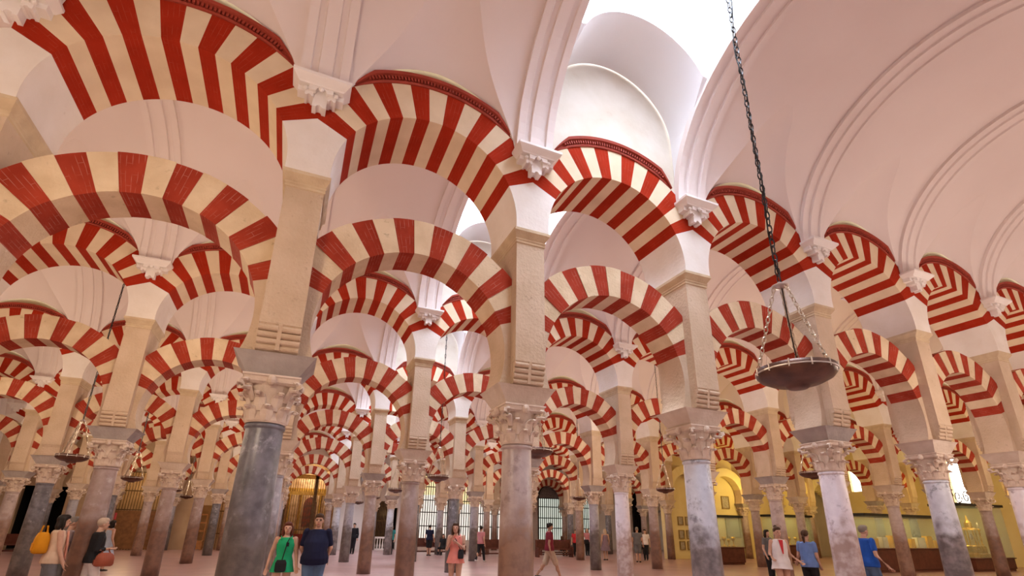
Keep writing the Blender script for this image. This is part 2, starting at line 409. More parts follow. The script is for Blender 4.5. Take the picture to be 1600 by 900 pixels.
for j in range(-1, 5):
    a, b = RIB_RANGE[j]
    for k in range(a, b + 1):
        t = empty('vault_rib', (k * S, (j + .5) * W, 0), 0, 'white plaster vault rib, %s from the left across the %s' % (ORD[k - a], NAVE[j]), 'vault rib', 'plaster ribs of the vaults')
        mobj('rib_band', RM, t)
        mobj('console', CM, t, (0, VA, 0))
        mobj('console', CM, t, (0, -VA, 0), math.pi)
# the ribs of bays no photograph shows are closed by plain bands of ceiling
for j in range(-1, 5):
    a, b = RIB_RANGE[j]
    for k in range(-6, 12):
        if not a <= k <= b: tag(mobj('ceiling', RM, None, (k * S, (j + .5) * W, 0)), kind='structure')

# ------------------------------------------------------------------ arches
def arch_piece(a0, a1, ri, ro, lim, zc, b, n=4):
    """outline of one voussoir between two angles, clipped at the pier"""
    angs = [a0 + (a1 - a0) * i / n for i in range(n + 1)]
    inner = [(ri * math.cos(a), zc + ri * math.sin(a)) for a in angs]
    oa = list(angs)
    ac = math.acos(min(1, lim / ro))
    for c in (ac, math.pi - ac):
        if a0 < c < a1: oa.append(c)
    outer = []
    for a in sorted(oa, reverse=True):
        r = ro
        if abs(math.cos(a)) > 1e-6: r = min(ro, lim / abs(math.cos(a)))
        outer.append((r * math.cos(a), zc + r * math.sin(a)))
    return inner + outer
def voussoir_bm(bm, a0, a1, ri, ro, lim, zc, b):
    uvl = bm.loops.layers.uv.verify()
    fs = prism(bm, arch_piece(a0, a1, ri, ro, lim, zc, b), -b, b)
    am = (a0 + a1) / 2
    for i, f in enumerate(fs):
        for lp in f.loops:
            x, y, z = lp.vert.co; r = math.hypot(x, z - zc); a = math.atan2(z - zc, x)
            lp[uvl].uv = (r if i < 2 else y, (a - am) * (ri + ro) / 2 + am * 3)
NV = 15
def voussoirs(ri, ro, lim, zc, b, a_low, red, cream, jitter):
    out = []
    for i in range(NV):
        a0 = a_low + (math.pi - 2 * a_low) * i / NV; a1 = a_low + (math.pi - 2 * a_low) * (i + 1) / NV
        bm = nb(); voussoir_bm(bm, a0, a1, ri, ro + jitter * (i % 3 - 1), lim, zc, b + jitter * ((i * 7) % 5 - 2) * .5)
        out.append(mesh('voussoir', bm, red if i % 2 == 0 else cream))
    return out
LV = voussoirs(LI, LO, S / 2 - PW + .03, LZ, LB, LA, RED_LO, CREAM_LO, .008)
UV_ = voussoirs(UI, UO, S / 2, UZ, UB, UA, RED_UP, CREAM_UP, 0.0)
def joined(ri, ro, lim, zc, b, a_low, odd, m):
    bm = nb()
    for i in range(NV):
        if i % 2 == odd:
            voussoir_bm(bm, a_low + (math.pi - 2 * a_low) * i / NV, a_low + (math.pi - 2 * a_low) * (i + 1) / NV, ri, ro, lim, zc, b)
    return mesh('voussoirs', bm, m)
LJ = [joined(LI, LO, S / 2 - PW + .03, LZ, LB, LA, o, (RED_LO, CREAM_LO)[o]) for o in (0, 1)]
UJ = [joined(UI, UO, S / 2, UZ, UB, UA, o, (RED_UP, CREAM_UP)[o]) for o in (0, 1)]
YJ = [joined(LI, LO, S / 2 - PW + .03, LZ, LB, LA, o, YELWALL) for o in (0, 1)]

def tymp_mesh(top, m):
    bm = nb(); n = 20; h = S / 2
    pts = []
    for i in range(n + 1):
        x = -h + 2 * h * i / n
        pts.append((x, UZ + math.sqrt((UO + .005) ** 2 - x * x)))
    # built in vertical strips so the outline stays convex
    for (xa, za), (xb, zb_) in zip(pts, pts[1:]):
        prism(bm, [(xa, za), (xb, zb_), (xb, top), (xa, top)], -UB + .02, UB - .02)
    bmesh.ops.remove_doubles(bm, verts=bm.verts[:], dist=1e-5)
    return mesh('tympanum', bm, m)
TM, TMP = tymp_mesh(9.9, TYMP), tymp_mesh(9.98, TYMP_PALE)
def cornice_mesh():
    bm = nb(); n = 36; a0 = math.acos(1.22 / (UO + .08)); a1 = math.pi - a0
    prof = [(.0, 0), (.0, .05), (.03, .06), (.05, .03), (.105, .03), (.12, .09), (.165, .10), (.165, 0)]    # radius beyond UO, projection
    for sgn in (-1, 1):
        rings = []
        for q in range(n + 1):
            a = a0 + (a1 - a0) * q / n
            e = min(1.0, min(q, n - q) / 5.0); kr = .25 + .75 * e; kp = .5 + .5 * e
            rings.append([bm.verts.new(((UO + dr * kr) * math.cos(a), sgn * (UB - .03 + pr * kp), UZ + (UO + dr * kr) * math.sin(a))) for dr, pr in prof])
        for A, B in zip(rings, rings[1:]):
            for i in range(len(prof)): bm.faces.new((A[i], A[(i + 1) % len(prof)], B[(i + 1) % len(prof)], B[i]))
        bm.faces.new(rings[0]); bm.faces.new(rings[-1])
    return mesh('cornice', bm, RED_CORN)
def dentil_mesh():
    bm = nb(); a0 = math.acos(1.02 / (UO + .08)); a1 = math.pi - a0; n = 44
    for sgn in (-1, 1):
        for q in range(n):
            a = a0 + (a1 - a0) * (q + .5) / n; da = (a1 - a0) / n * .27
            P = []
            for y in (UB - .02, UB + .035):
                for rr, aa in ((UO + .052, a - da), (UO + .108, a - da), (UO + .108, a + da), (UO + .052, a + da)):
                    P.append(bm.verts.new((rr * math.cos(aa), sgn * y, UZ + rr * math.sin(aa))))
            for f in ((0, 1, 2, 3), (7, 6, 5, 4), (0, 4, 5, 1), (1, 5, 6, 2), (2, 6, 7, 3), (3, 7, 4, 0)): bm.faces.new([P[i] for i in f])
    return mesh('dentils', bm, RED_CORN)
CORN, DENT = cornice_mesh(), dentil_mesh()

ARC = {0: 'nearest arcade', 1: 'second arcade', 2: 'third arcade', 3: 'fourth arcade', 4: 'fifth arcade', 5: 'farthest arcade'}
FIRST = {0: -1, 1: -2, 2: -3, 3: -4, 4: -4, 5: -5}
ARCH_RANGE = {0: (-2, 4), 1: (-3, 10), 2: (-4, 10), 3: (-5, 10), 4: (-5, 8), 5: (-6, 9)}
def lower_arch(r, k):
    n = k - (FIRST[r] - 1)
    plain = r == 3 and k >= 6
    lab = ('plain yellow' if plain else 'red and cream striped') + ' lower arch, %s from the left in the %s' % (ORD[max(0, n)], ARC[r])
    t = empty('horseshoe_arch', ((k + .5) * S, r * W, 0), 0, lab, 'arch', 'lower horseshoe arches')
    if plain:
        for o in (0, 1): tag(mobj('arch_ring', YJ[o], t), kind='stuff')
    elif r <= 2:
        for m in LV: mobj('voussoir', m, t)
    else:
        tag(mobj('red_voussoirs', LJ[0], t), kind='stuff'); tag(mobj('cream_voussoirs', LJ[1], t), kind='stuff')
def upper_arch(r, k):
    n = k - (FIRST[r] - 1)
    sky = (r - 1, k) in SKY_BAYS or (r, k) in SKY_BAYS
    t = empty('round_arch', ((k + .5) * S, r * W, 0), 0, 'striped upper round arch, %s from the left in the %s' % (ORD[max(0, n)], ARC[r]), 'arch', 'upper round arches')
    if r <= 2:
        for m in UV_: mobj('voussoir', m, t)
    else:
        tag(mobj('red_voussoirs', UJ[0], t), kind='stuff'); tag(mobj('cream_voussoirs', UJ[1], t), kind='stuff')
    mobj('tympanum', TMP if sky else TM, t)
    c = mobj('cornice', CORN, t)
    if r <= 2: tag(mobj('dentils', DENT, c), kind='stuff')
for r in range(0, 6):
    a, b = ARCH_RANGE[r]
    for k in range(a, b + 1):
        lower_arch(r, k); upper_arch(r, k)

# ------------------------------------------------------------------ piers
def arc_pts(cx, zc, ri, a0, a1, n=8):
    return [(cx + ri * math.cos(a0 + (a1 - a0) * i / n), zc + ri * math.sin(a0 + (a1 - a0) * i / n)) for i in range(n + 1)]
def springer_mesh():
    bm = nb(); b0 = math.asin((Z_IMP - LZ) / LI); h = S / 2
    # right-hand side follows the arch to the right, whose centre is at +h; its left flank runs at angles pi-a
    right = [(h - LI * math.cos(a), LZ + LI * math.sin(a)) for a in [b0 + (LA - b0) * i / 10 for i in range(11)]]
    right.append((0, LZ + h * math.tan(LA)))
    left = [(-x, z) for x, z in right[:-1]]
    # vertical strips keep the concave outline valid
    zs = [z for x, z in right[:-1]]
    for (xa, za), (xb, zb_) in zip(right[:-2], right[1:-1]):
        prism(bm, [(-xa, za), (xa, za), (xb, zb_), (-xb, zb_)], -LB, LB)
    xl, zl = right[-2]
    prism(bm, [(-xl, zl), (xl, zl), (0, LZ + h * math.tan(LA))], -LB, LB)
    bmesh.ops.remove_doubles(bm, verts=bm.verts[:], dist=1e-5)
    return mesh('springer', bm, STONE)
def upper_block_mesh():
    bm = nb(); h = S / 2; Z0 = 5.74; b0 = math.asin((Z0 - UZ) / UI)
    right = [(h - UI * math.cos(a), UZ + UI * math.sin(a)) for a in [b0 + (UA - b0) * i / 10 for i in range(11)]]
    for (xa, za), (xb, zb_) in zip(right[:-1], right[1:]):
        prism(bm, [(-xa, za), (xa, za), (xb, zb_), (-xb, zb_)], -UB, UB)
    xl, zl = right[-1]
    prism(bm, [(-xl, zl), (xl, zl), (0, UZ + h * math.tan(UA))], -UB, UB)
    bmesh.ops.remove_doubles(bm, verts=bm.verts[:], dist=1e-5)
    return mesh('upper_block', bm, WASH)
def pilaster_mesh():
    bm = nb(); box(bm, -PW, PW, -PD, PD, 3.70, 5.56); return mesh('pilaster', bm, STONE)
def pier_cornice_mesh():
    bm = nb()
    frustum(bm, [(PW, PD, 5.53), (PW + .015, PD + .015, 5.54), (PW + .015, PD + .015, 5.565), (PW + .005, PD + .005, 5.57), (PW + .02, PD + .02, 5.59),
                 (PW + .02, PD + .02, 5.61), (PW + .01, PD + .01, 5.615), (.285, UB + .005, 5.70), (.285, UB + .005, 5.745)])
    return mesh('pier_cornice', bm, MOULD)
def corbel_core_mesh():
    bm = nb(); prism(bm, [(-PW, 3.37), (PW, 3.37), (PW, 3.71), (-PW, 3.71)], -LB - .06, LB + .06); return mesh('corbel_core', bm, STONE)
def corbel_mesh():
    """block under the pilaster whose face is cut into four rolls split by an upright fillet"""
    bm = nb()
    pts = [(-LB + .02, 3.39), (-.35, 3.39), (-.37, 3.46), (-.385, 3.54), (-.40, 3.62), (-PD + .01, 3.69), (-PD, 3.71), (-LB + .02, 3.71)]
    a = [bm.verts.new((-PW + .005, y, z)) for y, z in pts]; b = [bm.verts.new((PW - .005, y, z)) for y, z in pts]; n = len(pts)
    bm.faces.new(a); bm.faces.new(b[::-1])
    for i in range(n): bm.faces.new((a[i], b[i], b[(i + 1) % n], a[(i + 1) % n]))
    return mesh('corbel', bm, STONE)
def roll_mesh():
    bm = nb()
    pr = [(.036 * math.cos(2 * math.pi * i / 10), .036 * math.sin(2 * math.pi * i / 10)) for i in range(10)]
    for x0, x1 in ((-PW, -.02), (.02, PW)):
        a = [bm.verts.new((x0, y, z)) for y, z in pr]; b = [bm.verts.new((x1, y, z)) for y, z in pr]
        bm.faces.new(a); bm.faces.new(b[::-1])
        for i in range(10): bm.faces.new((a[i], b[i], b[(i + 1) % 10], a[(i + 1) % 10]))
    return mesh('roll', bm, STONE)
def fillet_mesh():
    bm = nb(); v = [(-.33, 3.40), (-.395, 3.40), (-PD - .005, 3.70), (-.36, 3.70)]
    a = [bm.verts.new((-.022, y, z)) for y, z in v]; b = [bm.verts.new((.022, y, z)) for y, z in v]
    bm.faces.new(a); bm.faces.new(b[::-1])
    for i in range(4): bm.faces.new((a[i], b[i], b[(i + 1) % 4], a[(i + 1) % 4]))
    return mesh('fillet', bm, STONE)
SPR, UBK, PIL, PCO, CCO, COR, ROL, FIL = springer_mesh(), upper_block_mesh(), pilaster_mesh(), pier_cornice_mesh(), corbel_core_mesh(), corbel_mesh(), roll_mesh(), fillet_mesh()
def pier(r, k):
    n = k - FIRST[r]
    pos = ('%s from the left in the %s' % (ORD[n], ARC[r])) if n >= 0 else 'just left of the picture edge in the %s' % ARC[r]
    t = empty('arcade_pier', (k * S, r * W, 0), 0, 'pale stone pier with rolled corbel, ' + pos, 'pier', 'stone piers above the columns')
    mobj('springer', SPR, t); mobj('corbel_core', CCO, t); mobj('pilaster', PIL, t); mobj('pier_cornice', PCO, t); mobj('upper_block', UBK, t)
    for rz in (0, math.pi):
        if rz and r > 1: continue
        c = mobj('corbel', COR, t, (0, 0, 0), rz)
        if r <= 1:
            for i in range(4): mobj('roll', ROL, c, (0, -.355 - .02 * i, 3.43 + .073 * i))
            mobj('fillet', FIL, c)

# ------------------------------------------------------------------ columns
def shaft_mesh():
    bm = nb(); lathe(bm, [(.235, 0), (.232, .4), (.225, 1.0), (.212, 1.8), (.200, ZS - .07), (.198, ZS - .06), (.215, ZS - .05), (.215, ZS - .02), (.20, ZS - .01), (.20, ZS)], 32)
    me = mesh('shaft', bm, SH_DARK, True); return me
def bell_mesh(full):
    bm = nb()
    lathe(bm, [(.205, ZS), (.215, ZS + .02), (.208, ZS + .05), (.205, ZS + .14), (.215, ZS + .24), (.245, ZS + .33), (.27, ZS + .36)], 24)
    frustum(bm, [(.235, .235, ZS + .34), (.27, .27, ZS + .36), (.275, .275, ZS + .40), (.29, .29, ZS + .41), (.29, .29, ZS + .425)])
    for a in range(4):      # rosette in the middle of each abacus side
        ca, sa = math.cos(a * math.pi / 2), math.sin(a * math.pi / 2)
        ball(bm, (.285 * ca, .285 * sa, ZS + .37), (.05, .05, .05), 8, 6)
    if full:
        leafs(bm)
    stretch(bm)
    return mesh('bell', bm, CAPITAL)
CAPK = (Z_CAP - ZS) / .425
def stretch(bm):
    for v in bm.verts: v.co.z = ZS + (v.co.z - ZS) * CAPK; v.co.x *= 1.05; v.co.y *= 1.05
def leaf_geo(bm, r, z0, h, w, curl, a):
    """fleshy leaf rising from the bell and curling outwards at the tip"""
    ca, sa = math.cos(a), math.sin(a)
    prof = [(0, 0, .8), (.012, h * .45, 1.0), (.02, h * .72, .95), (curl * .6, h * .92, .75), (curl, h, .5), (curl * 1.25, h * .90, .42), (curl * 1.1, h * .80, .36)]
    rows = []
    for o, z, ww in prof:
        row = []
        for s, oo in ((-1, 0), (0, .016), (1, 0)):
            rr = r + o + oo; t = s * w * ww / 2
            row.append(bm.verts.new((rr * ca - t * sa, rr * sa + t * ca, z0 + z)))
        back = [bm.verts.new((v.co.x - .035 * ca, v.co.y - .035 * sa, v.co.z)) for v in (row[0], row[2])]
        rows.append(row + [back[1], back[0]])
    for A, B in zip(rows, rows[1:]):
        for i in range(5): bm.faces.new((A[i], A[(i + 1) % 5], B[(i + 1) % 5], B[i]))
    bm.faces.new(rows[0]); bm.faces.new(rows[-1])
def volute_geo(bm, a):
    ca, sa = math.cos(a), math.sin(a); pts = []; rad = []
    for i in range(15):
        t = i / 14; ang = -.4 + t * 5.2; rr = .075 * (1 - .72 * t)
        d = .335 + rr * math.cos(ang) ; z = ZS + .315 + rr * math.sin(ang)
        pts.append((d * ca, d * sa, z)); rad.append((.05 - .012 * t, .020))
    tube(bm, [(.22 * ca, .22 * sa, ZS + .20)] + [(.30 * ca, .30 * sa, ZS + .30)] + pts, [(.035, .02), (.045, .022)] + rad, 8)
def leafs(bm):
    for i in range(8): leaf_geo(bm, .205, ZS + .015, .135, .13, .075, 2 * math.pi * i / 8)
    for i in range(8): leaf_geo(bm, .208, ZS + .10, .165, .12, .095, 2 * math.pi * (i + .5) / 8)
    for i in range(4): volute_geo(bm, math.pi / 4 + i * math.pi / 2)
def one(fn, *a):
    bm = nb(); fn(bm, *a); stretch(bm); return mesh('leaf', bm, CAPITAL)
LEAF1 = one(leaf_geo, .205, ZS + .015, .135, .13, .075, 0); LEAF2 = one(leaf_geo, .208, ZS + .10, .165, .12, .095, 0); VOL = one(volute_geo, 0)
def impost_mesh():
    bm = nb(); frustum(bm, [(.262, .262, Z_CAP - .03), (.27, .265, Z_CAP), (.40, .345, Z_CAP + .20), (.43, .365, Z_CAP + .235), (.435, .37, Z_IMP)])
    return mesh('impost', bm, GREYSTONE)
SHM, BELL, BELLF, IMP = shaft_mesh(), bell_mesh(False), bell_mesh(True), impost_mesh()
KNOWN = {(0, -2): 'slate grey', (0, -1): 'dark grey', (0, 0): 'pinkish brown', (0, 1): 'blue-grey', (0, 2): 'pale lilac', (0, 3): 'blue-grey', (0, 4): 'pale lilac',
         (1, -2): 'reddish brown', (1, -1): 'slate grey', (1, 0): 'reddish brown', (1, 1): 'pinkish brown', (1, 2): 'pale lilac', (1, 4): 'pinkish brown', (1, 6): 'pinkish brown', (1, 8): 'reddish brown',
         (2, -3): 'dark grey', (2, -2): 'reddish brown', (2, 0): 'reddish brown', (2, 1): 'dark grey', (2, 3): 'slate grey', (2, 4): 'reddish brown', (2, 6): 'reddish brown',
         (3, 0): 'slate grey', (3, 2): 'slate grey', (3, 4): 'reddish brown', (4, 5): 'dark grey', (4, 2): 'slate grey', (4, 1): 'blue-grey', (4, 0): 'blue-grey'}
def column(r, k):
    n = k - FIRST[r]
    cw = KNOWN.get((r, k)) or ['slate grey', 'reddish brown', 'dark grey', 'pinkish brown'][(k * 3 + r * 5) % 4]
    pos = ('%s from the left in the %s' % (ORD[n], ARC[r])) if n >= 0 else 'just left of the picture edge in the %s' % ARC[r]
    t = empty('marble_column', (k * S, r * W, 0), 0, '%s marble column, %s' % (cw, pos), 'column', 'marble columns of the arcades')
    mobj('shaft', SHM, t, mat=SHAFTS[cw], rz=random.uniform(0, 6.28))
    if r == 0:
        c = mobj('capital', BELL, t)
        for i in range(8): mobj('leaf', LEAF1, c, rz=2 * math.pi * i / 8)
        for i in range(8): mobj('leaf', LEAF2, c, rz=2 * math.pi * (i + .5) / 8)
        for i in range(4): mobj('volute', VOL, c, rz=math.pi / 4 + i * math.pi / 2)
    else:
        mobj('capital', BELLF, t)
    mobj('impost', IMP, t, mat=GREYSTONE if (k + r) % 3 == 2 else TANSTONE)
for r in range(0, 6):
    a, b = ARCH_RANGE[r]
    for k in range(a, b + 2):
        pier(r, k); column(r, k)

# ------------------------------------------------------------------ far wall with chapels, windows and grilles
def px_on_y(px, yp):
    """x of the point of the plane y = yp that stands in pixel column px at eye level"""
    x, y = ground(px, 30.0); t = (yp - CAM.y) / (y - CAM.y); return CAM.x + (x - CAM.x) * t
YF = Y1 - .3
def wall_with_openings(name, x0, x1, y, th, ztop, ops, m, along='x'):
    """ops: (a, b, z0, z1, arched) sorted; wall in the x-z plane (or y-z plane)"""
    bm = nb(); cur = x0
    def bxx(a, b, z0, z1):
        if b - a < 1e-4 or z1 - z0 < 1e-4: return
        if along == 'x': box(bm, a, b, y, y + th, z0, z1)
        else: box(bm, y, y + th, a, b, z0, z1)
    for a, b, z0, z1, arched in ops:
        bxx(cur, a, 0, ztop); bxx(a, b, 0, z0)
        if arched:
            r = (b - a) / 2; c = (a + b) / 2; n = 14
            for i in range(n):
                xa = c - r * math.cos(math.pi * i / n); xb = c - r * math.cos(math.pi * (i + 1) / n)
                zz = z1 - r + r * min(math.sin(math.pi * i / n), math.sin(math.pi * (i + 1) / n))
                bxx(xa, xb, zz, ztop)
        else: bxx(a, b, z1, ztop)
        cur = b
    bxx(cur, x1, 0, ztop)
    return tag(mobj(name, mesh(name, bm, m)), kind='structure')
OPS = [(-17.4, -15.2, 0, 3.6, 0), (-13.3, -10.3, 0, 4.7, 0), (-8.45, -7.15, 0, 2.75, 0), (-6.9, -4.4, 0, 4.8, 1), (-3.05, .75, 0, 6.3, 1), (2.95, 4.3, 0, 3.4, 0), (4.5, 5.0, 0, 2.95, 0),
       (6.35, 8.9, .7, 5.5, 0), (9.85, 10.8, .7, 4.9, 0), (11.05, 13.9, .7, 5.0, 0), (16.8, 19.25, .8, 5.3, 1), (21.1, 22.3, .8, 4.3, 0), (26.4, 27.8, 0, 6.6, 0)]
wall_with_openings('wall_far', X0, -3.6, YF, .3, 10.0, OPS[:4], TANWALL)
wall_with_openings('wall_far', -3.6, X1, YF, .3, 10.0, OPS[4:], FARWALL)
# chapel rooms behind the gates
CHAPEL = mat('dim_chapel_wall', (.55, .40, .26), (.40, .27, .16), .9, 1.5, .1, 10)
for a, b in ((-17.9, -14.9), (-13.5, -10.1), (-8.7, -3.8), (-3.4, 1.1), (2.7, 5.4), (26.0, 28.2)):
    bm = nb(); y = Y1; d = 2.6
    box(bm, a - .1, a, y, y + d, 0, 7); box(bm, b, b + .1, y, y + d, 0, 7); box(bm, a - .1, b + .1, y + d, y + d + .1, 0, 7); box(bm, a - .1, b + .1, y, y + d + .1, 7, 7.1)
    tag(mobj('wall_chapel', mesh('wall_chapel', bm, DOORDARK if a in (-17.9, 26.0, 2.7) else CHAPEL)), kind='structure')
lamp('POINT', (-1.2, Y1 + 1.1, 5.2), 150, (1, .76, .46), .2, name='chapel_lamp'); lamp('POINT', (-11.8, Y1 + 1.2, 4.0), 50, AMBER, .2, name='chapel_lamp')
lamp('POINT', (-5.6, Y1 + 1.2, 4.4), 70, AMBER, .2, name='chapel_lamp'); lamp('POINT', (3.6, Y1 + 1.2, 2.6), 12, AMBER, .2, name='chapel_lamp')
# daylight panes
PANE = mat('daylit_glass', (.9, .9, .9), None, .3, 1, 0, emit=((1.0, .93, .84), .85))
PANE_G = mat('daylit_green_glass', (.7, .8, .7), None, .3, 1.2, 0, emit=((.80, .86, .74), .75))
PANE_Y = mat('daylit_amber_glass', (.9, .8, .5), None, .3, 1, 0, emit=((1.0, .80, .42), .9))
for a, b, z0, z1, ar in OPS:
    if z0 > .5:
        nwin += 1
        m = PANE_G if 16 < a < 22 else PANE
        bm = nb(); box(bm, a - .1, b + .1, YF + .27, YF + .30, z0 - .1, z1 + .1); w = mobj('window_%d' % nwin, mesh('pane', bm, m)); tag(w, kind='structure')
        if a < 14:
            bm = nb(); box(bm, a - .02, b + .02, YF + .245, YF + .268, z1 - 1.5, z1); mobj('amber_pane', mesh('amber_pane', bm, PANE_Y), w)

def grille(name, label, a, b, z0, z1, y, nb_, rails, m, arched=False, r=.028, cat='grille'):
    t = empty(name, ((a + b) / 2, y, z0), 0, label, cat); h = (b - a) / 2; H = z1 - z0
    def top(x): return H - h + math.sqrt(max(0, h * h - x * x)) if arched else H
    bm = nb()
    for s in (-1, 1): box(bm, s * h - .04, s * h + .04, -.04, .04, 0, top(h))
    if arched:
        tube(bm, [(-h * math.cos(math.pi * i / 20), 0, H - h + h * math.sin(math.pi * i / 20)) for i in range(21)], .05, 6)
    else: box(bm, -h, h, -.04, .04, H - .07, H)
    mobj('frame', mesh('frame', bm, m), t)
    bm = nb()
    for i in range(1, nb_):
        x = -h + 2 * h * i / nb_; box(bm, x - r, x + r, -r, r, 0, top(x))
    tag(mobj('bars', mesh('bars', bm, m), t), kind='stuff')
    for q in rails:
        bm = nb(); box(bm, -h, h, -.035, .035, q - .035, q + .035); mobj('rail', mesh('rail', bm, m), t)
    return t
grille('window_grille', 'tall black iron grille over daylit window left of centre', 6.35, 8.9, .7, 5.5, YF - .06, 14, [1.0, 2.0, 2.9, 3.9], IRON)
grille('window_grille', 'narrow black iron grille between two wider grilles', 9.85, 10.8, .7, 4.9, YF - .06, 5, [1.0, 2.0, 2.9], IRON)
grille('window_grille', 'black iron grille directly left of the central pink column', 11.05, 13.9, .7, 5.0, YF - .06, 15, [1.0, 2.0, 2.9, 3.7], IRON)
g = grille('window_grille', 'round-arched black iron grille behind the man in maroon', 16.8, 19.25, .8, 5.3, YF - .06, 13, [.9, 1.7, 2.6, 3.3], IRON, True)
bm = nb(); prism(bm, [(1.2 * math.cos(math.pi * i / 16), 3.3 + 1.2 * math.sin(math.pi * i / 16)) for i in range(17)], -.03, .03); mobj('tympanum_plate', mesh('tympanum_plate', bm, mat('grey_ironwork', (.16, .14, .15), (.26, .24, .25), .6, 9, .4, 20)), g)
grille('window_grille', 'small grey iron grille right of the arched grille', 21.1, 22.3, .8, 4.3, YF - .06, 7, [.9, 1.7, 2.6], IRON)
grille('iron_gate', 'dark iron gate far right beside two standing visitors', 26.4, 27.8, 0, 6.6, YF - .06, 8, [1.2, 3.6, 5.4], IRON, cat='gate')
grille('iron_gate', 'brown iron gate with low white balustrade', 2.95, 4.3, 0, 3.4, YF - .06, 12, [.9, 2.0], BRASSGATE, cat='gate')
grille('iron_gate', 'narrow gilded gate half hidden by the big dark column', -6.9, -4.4, 0, 4.8, YF - .06, 14, [1.0, 2.4, 3.4], BRASSGATE, True, r=.018, cat='gate')
# low balustrade
t = empty('balustrade', (3.62, YF - .5, 0), 0, 'low white stone balustrade before the brown gate', 'balustrade')
bm = nb(); box(bm, -.85, .85, -.1, .1, .78, .9); mobj('handrail', mesh('handrail', bm, CONSOLE), t)
bm = nb(); box(bm, -.85, .85, -.1, .1, 0, .1); mobj('plinth', mesh('plinth', bm, CONSOLE), t)
bm = nb(); lathe(bm, [(.05, .1), (.07, .3), (.035, .5), (.05, .78)], 8); BAL = mesh('baluster', bm, CONSOLE, True)
for i in range(9): mobj('baluster', BAL, t, (-.76 + .19 * i, 0, 0))
# left brown gate: boarded below, barred above
t = grille('wooden_gate', 'brown boarded gate with barred top at far left', -13.3, -10.3, 0, 4.7, YF - .06, 20, [2.35, 3.5], BRASSGATE, r=.018, cat='gate')
bm = nb(); box(bm, -.3, .3, -.04, .04, .05, 2.3); BRD = mesh('board', bm, BROWNWOOD)
for i in range(5): mobj('board', BRD, t, (-1.2 + .6 * i, 0, 0))
# main golden gate
t = grille('chapel_gate', 'tall gilded chapel gate with scrolled crest glowing behind', -3.0, .7, 0, 5.0, YF - .12, 24, [1.3, 3.75], BRASSGATE, r=.017, cat='gate')
for x in (-1.85, .15, 1.85):
    bm = nb(); box(bm, x - .11, x + .11, -.12, .12, 0, 5.1); box(bm, x - .16, x + .16, -.16, .16, 0, .3); box(bm, x - .15, x + .15, -.15, .15, 4.95, 5.1); mobj('post', mesh('post', bm, BRASSGATE), t)
bm = nb(); box(bm, -1.9, 1.9, -.12, .12, 4.75, 5.05); box(bm, -1.9, 1.9, -.1, .1, 3.62, 3.85); mobj('entablature', mesh('entablature', bm, GOLD), t)
bm = nb()
for cx, dr in ((-1.3, 1), (-.65, -1), (0, 1), (.65, -1), (1.3, 1)):
    pts = []
    for i in range(22):
        q = i / 21; a = q * 9.5 * dr; rr = .30 * (1 - .8 * q); pts.append((cx + rr * math.cos(a), 0, 5.42 + rr * math.sin(a) + .2 * math.cos(cx)))
    tube(bm, pts, .03, 5)
mobj('crest', mesh('crest', bm, GOLD), t)
# gilded altarpiece inside the chapel
t = empty('altarpiece', (-1.15, Y1 + 2.2, 0), 0, 'golden altarpiece glowing behind the chapel gate', 'altarpiece')
bm = nb(); box(bm, -1.9, 1.9, -.1, .25, 0, 1.0); mobj('altar', mesh('altar', bm, mat('crimson_cloth', (.30, .03, .03), None, .8, 4, 0)), t)
bm = nb(); box(bm, -1.7, 1.7, .05, .25, 1.0, 5.6); mobj('retable', mesh('retable', bm, mat('gilded_panel', (.70, .52, .34), (.40, .24, .12), .6, 3, .6, 9)), t)
bm = nb(); lathe(bm, [(.12, 1.0), (.09, 1.2), (.08, 3.8), (.13, 4.0)], 10); PC = mesh('small_column', bm, GOLD, True)
for x in (-1.5, -.7, .7, 1.5): mobj('small_column', PC, t, (x, -.02, 0))
bm = nb(); box(bm, -1.8, 1.8, -.12, .2, 4.0, 4.25); mobj('cornice', mesh('cornice', bm, GOLD), t)
bm = nb(); prism(bm, [(-.45, 1.5), (.45, 1.5), (.45, 3.2), (.3, 3.5), (0, 3.65), (-.3, 3.5), (-.45, 3.2)], -.02, .04); mobj('picture', mesh('picture', bm, mat('dark_painting', (.25, .06, .04), (.08, .05, .05), .6, 4, 0)), t)
# chapel balustrade of gold rail
# wooden stand in the black doorway
t = empty('wooden_stand', (-7.75, YF - .35, 0), 0, 'small orange-brown wooden chair before the black doorway', 'chair')
ORW = mat('orange_wood', (.42, .19, .06), (.32, .13, .04), .5, 5, .1, 30)
bm = nb(); box(bm, -.32, .32, -.25, .25, .50, .56); mobj('seat', mesh('seat', bm, ORW), t)
for x in (-.29, .29):
    for y in (-.22, .22):
        bm = nb(); box(bm, x - .03, x + .03, y - .03, y + .03, 0, 2.2 if y > 0 else .5); mobj('leg', mesh('leg', bm, ORW), t)
bm = nb()
for z in (1.1, 1.6, 2.12): box(bm, -.32, .32, .2, .25, z, z + .09)
mobj('backrest', mesh('backrest', bm, ORW), t)
bm = nb(); box(bm, -.30, .30, -.24, -.2, .06, .5); mobj('front_panel', mesh('front_panel', bm, ORW), t)
# red and white notice seen through the boarded gate
t = empty('notice_board', (-12.7, YF - .12, 1.75), 0, 'red and white notice on the boarded gate', 'sign')
bm = nb(); box(bm, -.3, .02, -.02, .02, 0, .4); mobj('white_panel', mesh('white_panel', bm, mat('white_notice', (.85, .8, .8), None, .6, 3, 0)), t)
bm = nb(); box(bm, .02, .3, -.02, .02, 0, .4); mobj('red_panel', mesh('red_panel', bm, mat('red_notice', (.65, .08, .1), None, .6, 3, 0)), t)

